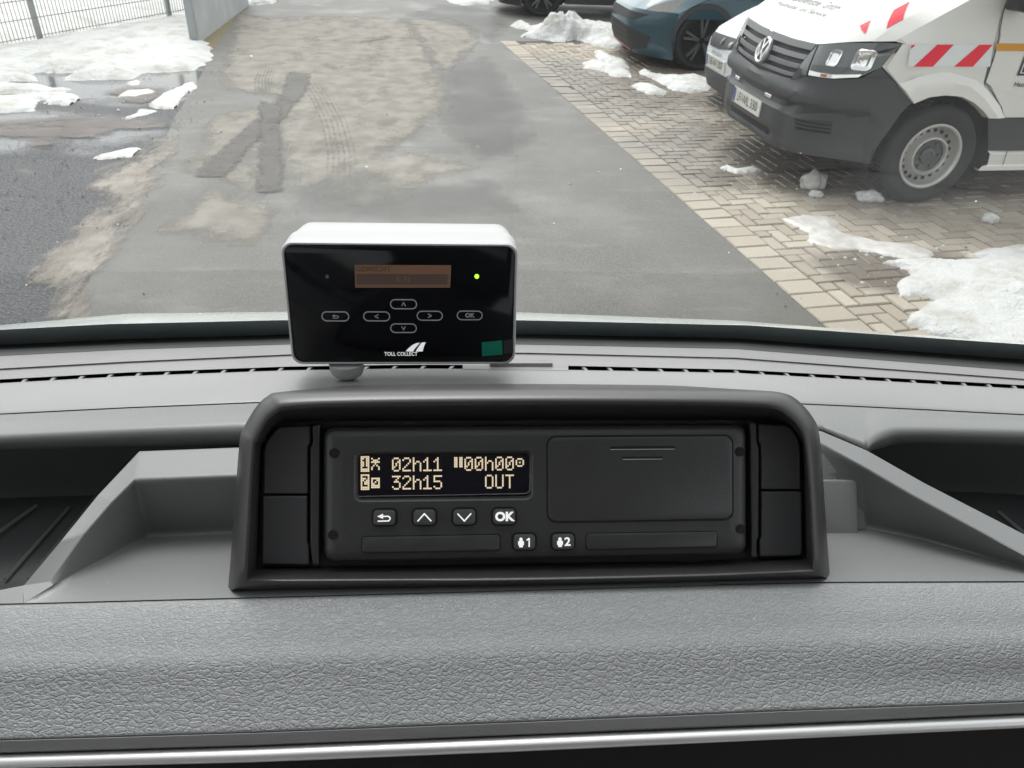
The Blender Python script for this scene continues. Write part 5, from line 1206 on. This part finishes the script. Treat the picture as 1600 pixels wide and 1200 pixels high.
# buttons
def button(cx, cy, wd, ht, icon):
    o, (a0, b0, a1, b1) = dished('button', cx - wd / 2, cy - ht / 2, cx + wd / 2, cy + ht / 2, .0016, M['button'], ta, .0009, .0022)
    mx_, my_ = (a0 + a1) / 2, (b0 + b1) / 2; h = HF + .0024; k = .000283
    mb = MB()
    if icon == 'up': mb.add(*stroke(T, [(mx_ - 10 * k, my_ - 5 * k), (mx_, my_ + 6 * k), (mx_ + 10 * k, my_ - 5 * k)], 2.1 * k, h - .0005, h))
    if icon == 'down': mb.add(*stroke(T, [(mx_ - 10 * k, my_ + 5.5 * k), (mx_, my_ - 5.5 * k), (mx_ + 10 * k, my_ + 5.5 * k)], 2.1 * k, h - .0005, h))
    if icon == 'back':
        mb.add(*stroke(T, [(mx_ - 3 * k, my_ + 2.6 * k), (mx_ + 6 * k, my_ + 2.6 * k), (mx_ + 8.6 * k, my_ + .8 * k), (mx_ + 9 * k, my_ - 1.5 * k), (mx_ + 7 * k, my_ - 4.4 * k), (mx_ - 9 * k, my_ - 4.6 * k)], 1.9 * k, h - .0005, h))
        mb.add(*prism(T, [(mx_ - 10.5 * k, my_ + 2.6 * k), (mx_ - 1.5 * k, my_ - 1.2 * k), (mx_ - 1.5 * k, my_ + 6.6 * k)], h - .0005, h + .00005))
    if icon == 'OK': mb.add(*text_on(lambda a, b, hh: T.P(a, b, hh), 'OK', mx_, my_ + .2 * k, 18.5 * k, h, 1.02, .9 * k))
    if icon in '12':
        if icon == '1': mb.add(*stroke(T, [(mx_ + 3.6 * k, my_ + 3.6 * k), (mx_ + 7 * k, my_ + 6 * k), (mx_ + 7 * k, my_ - 6.2 * k)], 2.1 * k, h - .0005, h))
        else: mb.add(*text_on(lambda a, b, hh: T.P(a, b, hh), icon, mx_ + 6 * k, my_ + .2 * k, 18 * k, h, 1.1, .5 * k))
        mb.add(*disc(T, mx_ - 5.5 * k, my_ + 5 * k, 2.6 * k, h - .0005, h, 14)); mb.add(*prism(T, [(mx_ - 10 * k, my_ + 1.6 * k), (mx_ - 10 * k, my_ - 3.8 * k), (mx_ - 8.6 * k, my_ - 4 * k), (mx_ - 8.2 * k, my_ - 7.2 * k), (mx_ - 2.8 * k, my_ - 7.2 * k), (mx_ - 2.4 * k, my_ - 4 * k), (mx_ - 1 * k, my_ - 3.8 * k), (mx_ - 1 * k, my_ + 1.6 * k), (mx_ - 3 * k, my_ + 2.8 * k), (mx_ - 8 * k, my_ + 2.8 * k)], h - .0005, h))
    mb.build('symbol', M['glow_ink'], o, smooth=False)
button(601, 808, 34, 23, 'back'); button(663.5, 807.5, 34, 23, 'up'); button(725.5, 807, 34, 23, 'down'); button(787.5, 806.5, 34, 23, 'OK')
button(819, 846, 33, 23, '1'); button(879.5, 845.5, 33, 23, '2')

# ------------------------------------------------------------------ toll unit
to = math.radians(10); dU = .445
U = Fr(EYE + ray(628, 474) * (dU / 1200), (1, 0, 0), (0, math.sin(to), math.cos(to)))
unit = empty('toll_unit', U.P(0, -.045, -.01), 'white framed toll unit with black glass face standing on the dashboard before the windscreen', 'toll unit')
ta_, tb_ = U.px(440.5, 379), U.px(812, 379); ba_, bb_ = U.px(453, 572), U.px(803, 568)
0 and print('UNIT', [round(v * 1000, 1) for v in (*ta_, *tb_, *ba_, *bb_)])
ux0, ux1 = (ta_[0] + ba_[0]) / 2, (tb_[0] + bb_[0]) / 2; uy1, uy0 = (ta_[1] + tb_[1]) / 2, (ba_[1] + bb_[1]) / 2
def urect(ins, insx=None, r=.0065, dt=0):
    ix = ins if insx is None else insx
    return rrect(ux0 + ix, uy0 + ins, ux1 - ix, uy1 - ins + dt, max(.0015, r - ins * .5), 7)
def ul(ins, h, insx=None, r=.0065, dt=0):
    return [U.P(a, b, h) for a, b in urect(ins, insx, r, dt)]
mesh('housing', *loft([ul(.012, -.042, .010, .012, .010), ul(.005, -.0415, .004, .012, .0072), ul(.0025, -.038, .0020, .011, .0056), ul(.0012, -.022, .001, .009, .0035), ul(.0008, -.0195, .0008, .009, .0026), ul(.0, -.0185, 0, .008, .0022), ul(0, -.004, 0, .0065), ul(0, -.0018), ul(.0004, -.0006)], True, True, False), M['unit_white'], unit, angle=50)
mesh('rim', *loft([ul(.0003, -.0008), ul(.0006, .0002), ul(.0014, .0004), ul(.0018, -.0004)], True), M['unit_grey'], unit, angle=40)
face = mesh('face', *loft([ul(.0016, -.0005), ul(.0019, .0)], True, False, True), M['unit_face'], unit, angle=60)
def upoly(name, pts, h, m, par, th=.0002): return mesh(name, *prism(U, [U.px(x, y, h) for x, y in pts], h - th, h), m, par, smooth=False)
ku = dU / 1200 * 1.02
dsp = upoly('display', [(554, 414), (705, 414.5), (703.5, 449.5), (555, 449.5)], .0004, M['unit_lcd'], face)
upoly('display_bar', [(556.5, 428), (700, 428.5), (699, 444.5), (557.5, 444.5)], .0006, M['unit_lcd_dark'], dsp)
fu = lambda a, b, h: U.P(a, b, h)
a, b = U.px(556, 420.5, .0006); mesh('display_text', *text_on(fu, 'GEWICHT', a, b, 11.5 * ku, .0007, 1.0, 0, 'LEFT'), M['unit_ink'], dsp, smooth=False)
a, b = U.px(630, 436, .0006); mesh('display_value', *text_on(fu, '6.3t', a, b, 12.5 * ku, .0008, 1.1, 0), M['unit_lcd'], dsp, smooth=False)
def ubut(cx, cy, wd, ht, ic):
    a, b = U.px(cx, cy, .0003); w_, h_ = wd * ku / 2, ht * ku / 2; lw = 1.5 * ku
    o = mesh('touch_button', *ring2(U, rrect(a - w_, b - h_, a + w_, b + h_, h_ * .98, 8), rrect(a - w_ + lw, b - h_ + lw, a + w_ - lw, b + h_ - lw, (h_ - lw) * .98, 8), .0, .0003), M['print_grey'], face, smooth=False)
    k = ku; mb = MB()
    if ic == '^': mb.add(*stroke(U, [(a - 2.7 * k, b - 2.6 * k), (a, b + 2.8 * k), (a + 2.7 * k, b - 2.6 * k)], 1.3 * k, 0, .0003))
    if ic == 'v': mb.add(*stroke(U, [(a - 2.7 * k, b + 2.6 * k), (a, b - 2.8 * k), (a + 2.7 * k, b + 2.6 * k)], 1.3 * k, 0, .0003))
    if ic == '<': mb.add(*stroke(U, [(a + 2.6 * k, b + 2.8 * k), (a - 2.8 * k, b), (a + 2.6 * k, b - 2.8 * k)], 1.3 * k, 0, .0003))
    if ic == '>': mb.add(*stroke(U, [(a - 2.6 * k, b + 2.8 * k), (a + 2.8 * k, b), (a - 2.6 * k, b - 2.8 * k)], 1.3 * k, 0, .0003))
    if ic == 'OK': mb.add(*text_on(fu, 'OK', a, b, 9.5 * k, .0003, 1.0, .35 * k))
    if ic == 'b':
        mb.add(*stroke(U, [(a - 1.5 * k, b + .8 * k), (a + 3.3 * k, b + .8 * k), (a + 4.8 * k, b - .8 * k), (a + 3.6 * k, b - 2.6 * k), (a - 4 * k, b - 2.8 * k)], 1.0 * k, 0, .0003)); mb.add(*prism(U, [(a - 5 * k, b + .8 * k), (a - 1 * k, b - 1.4 * k), (a - 1 * k, b + 3 * k)], 0, .00032))
    mb.build('symbol', M['print_grey'], o, smooth=False)
ubut(630.5, 475.5, 41, 16, '^'); ubut(588.5, 494.5, 41, 16, '<'); ubut(671.5, 493.5, 40, 16, '>'); ubut(630.5, 513, 41, 15.5, 'v'); ubut(524, 494.5, 42, 16, 'b'); ubut(734, 493, 40, 15.5, 'OK')
a, b = U.px(745, 432, .0004); mesh('green_light', *disc(U, a, b, 3.3 * ku, 0, .0005), M['led_green'], face)
a, b = U.px(511, 432.5, .0004); mesh('unlit_light', *disc(U, a, b, 2.9 * ku, 0, .0003), M['led_off'], face)
# emblem: two lanes of a road, with the name under it
lg = upoly('emblem', [(634, 549), (638, 544.5), (644, 539.5), (650, 536.5), (656, 535.5), (651.5, 541), (647.5, 545.5), (645.5, 549.5)], .0004, M['glow_ink'], face)
upoly('emblem_lane', [(649.5, 549.5), (652, 545), (656, 539), (659, 535.5), (665, 535), (663, 540), (661.5, 544.5), (660.5, 549)], .0004, M['glow_ink'], lg)
a, b = U.px(600.5, 553.3, .0004); V, F = text_on(fu, 'TOLL COLLECT', a, b, 8.6 * ku, .0004, .86, .12 * ku, 'LEFT'); mesh('name_print', V, F, M['glow_ink'], face, smooth=False)
tp = upoly('green_tape', [(752.5, 535), (784.5, 532), (785.5, 554), (753, 556.5)], .0006, M['tape'], face); upoly('clear_tape_end', [(786, 532.5), (801, 529.5), (802, 552), (787, 553.5)], .0005, M['tape_clear'], tp)
# rounded foot and its black screw
fc = U.P(*U.px(542, 575, -.006), -.006); L = []
for r, dz in ((.0104, .004), (.0102, -.001), (.0090, -.0036), (.0066, -.0056), (.0040, -.0068), (.003, -.0072)): L.append([fc + Vector((r * math.cos(2 * math.pi * i / 32), r * .8 * math.sin(2 * math.pi * i / 32), dz)) for i in range(32)])
mesh('foot', *loft(L, True, True, True), M['unit_grey'], unit, angle=50)
gz = 1.637; L = []
zz = fc.z - .0069; k_ = 0
while zz > gz - .004: L.append([Vector((fc.x + .001 + (.0028 - .0006 * (k_ % 2)) * math.cos(2 * math.pi * i / 16), fc.y + (.0028 - .0006 * (k_ % 2)) * math.sin(2 * math.pi * i / 16), zz)) for i in range(16)]); zz -= .0009; k_ += 1
0 and print('FOOT', fc, zz)
if len(L) > 1: mesh('screw', *loft(L, True, True, True), M['rubber'], unit)

# ------------------------------------------------------------------ rest of the cab, behind and above the camera
top = [p + up * 1.02 for p in E0g]
roof_z = top[10].z
structure(mesh('cab_roof', [Vector((-.98, top[0].y - .02, top[0].z)), Vector((-.5, top[5].y, roof_z)), Vector((.5, top[-6].y, roof_z)), Vector((.98, top[-1].y - .02, top[-1].z)), Vector((.98, -1.3, roof_z + .05)), Vector((-.98, -1.3, roof_z + .05))], [(0, 1, 2, 3, 4, 5)], M['lining'], smooth=False))
structure(mesh('cab_rear_wall', [Vector((x, -1.25, z)) for x, z in ((-1, .8), (1, .8), (1, roof_z + .1), (-1, roof_z + .1))], [(0, 1, 2, 3)], M['cab_dark'], smooth=False))
for sg in (-1, 1):
    structure(mesh('cab_side_wall', [Vector((sg * .96, y, z)) for y, z in ((-1.25, .8), (.55, .8), (.55, 1.50), (.42, 1.46), (-1.0, 1.42), (-1.0, 2.32), (-.12, 2.32), (.42, 1.60), (.50, 1.60), (-.05, 2.45), (-1.25, 2.45))], [(0, 1, 2, 3, 4, 10), (4, 5, 9, 10), (5, 6, 9), (6, 7, 8, 9), (3, 2, 8)], M['cab_dark'], smooth=False))
structure(mesh('cab_floor', [Vector(p) for p in ((-.96, -1.25, .85), (.96, -1.25, .85), (.96, .6, .85), (-.96, .6, .85))], [(0, 1, 2, 3)], M['cab_dark'], smooth=False))
structure(mesh('bulkhead', [Vector(p) for p in ((-.96, .58, .85), (.96, .58, .85), (.96, .58, 1.56), (-.96, .58, 1.56))], [(0, 1, 2, 3)], M['cab_dark'], smooth=False))
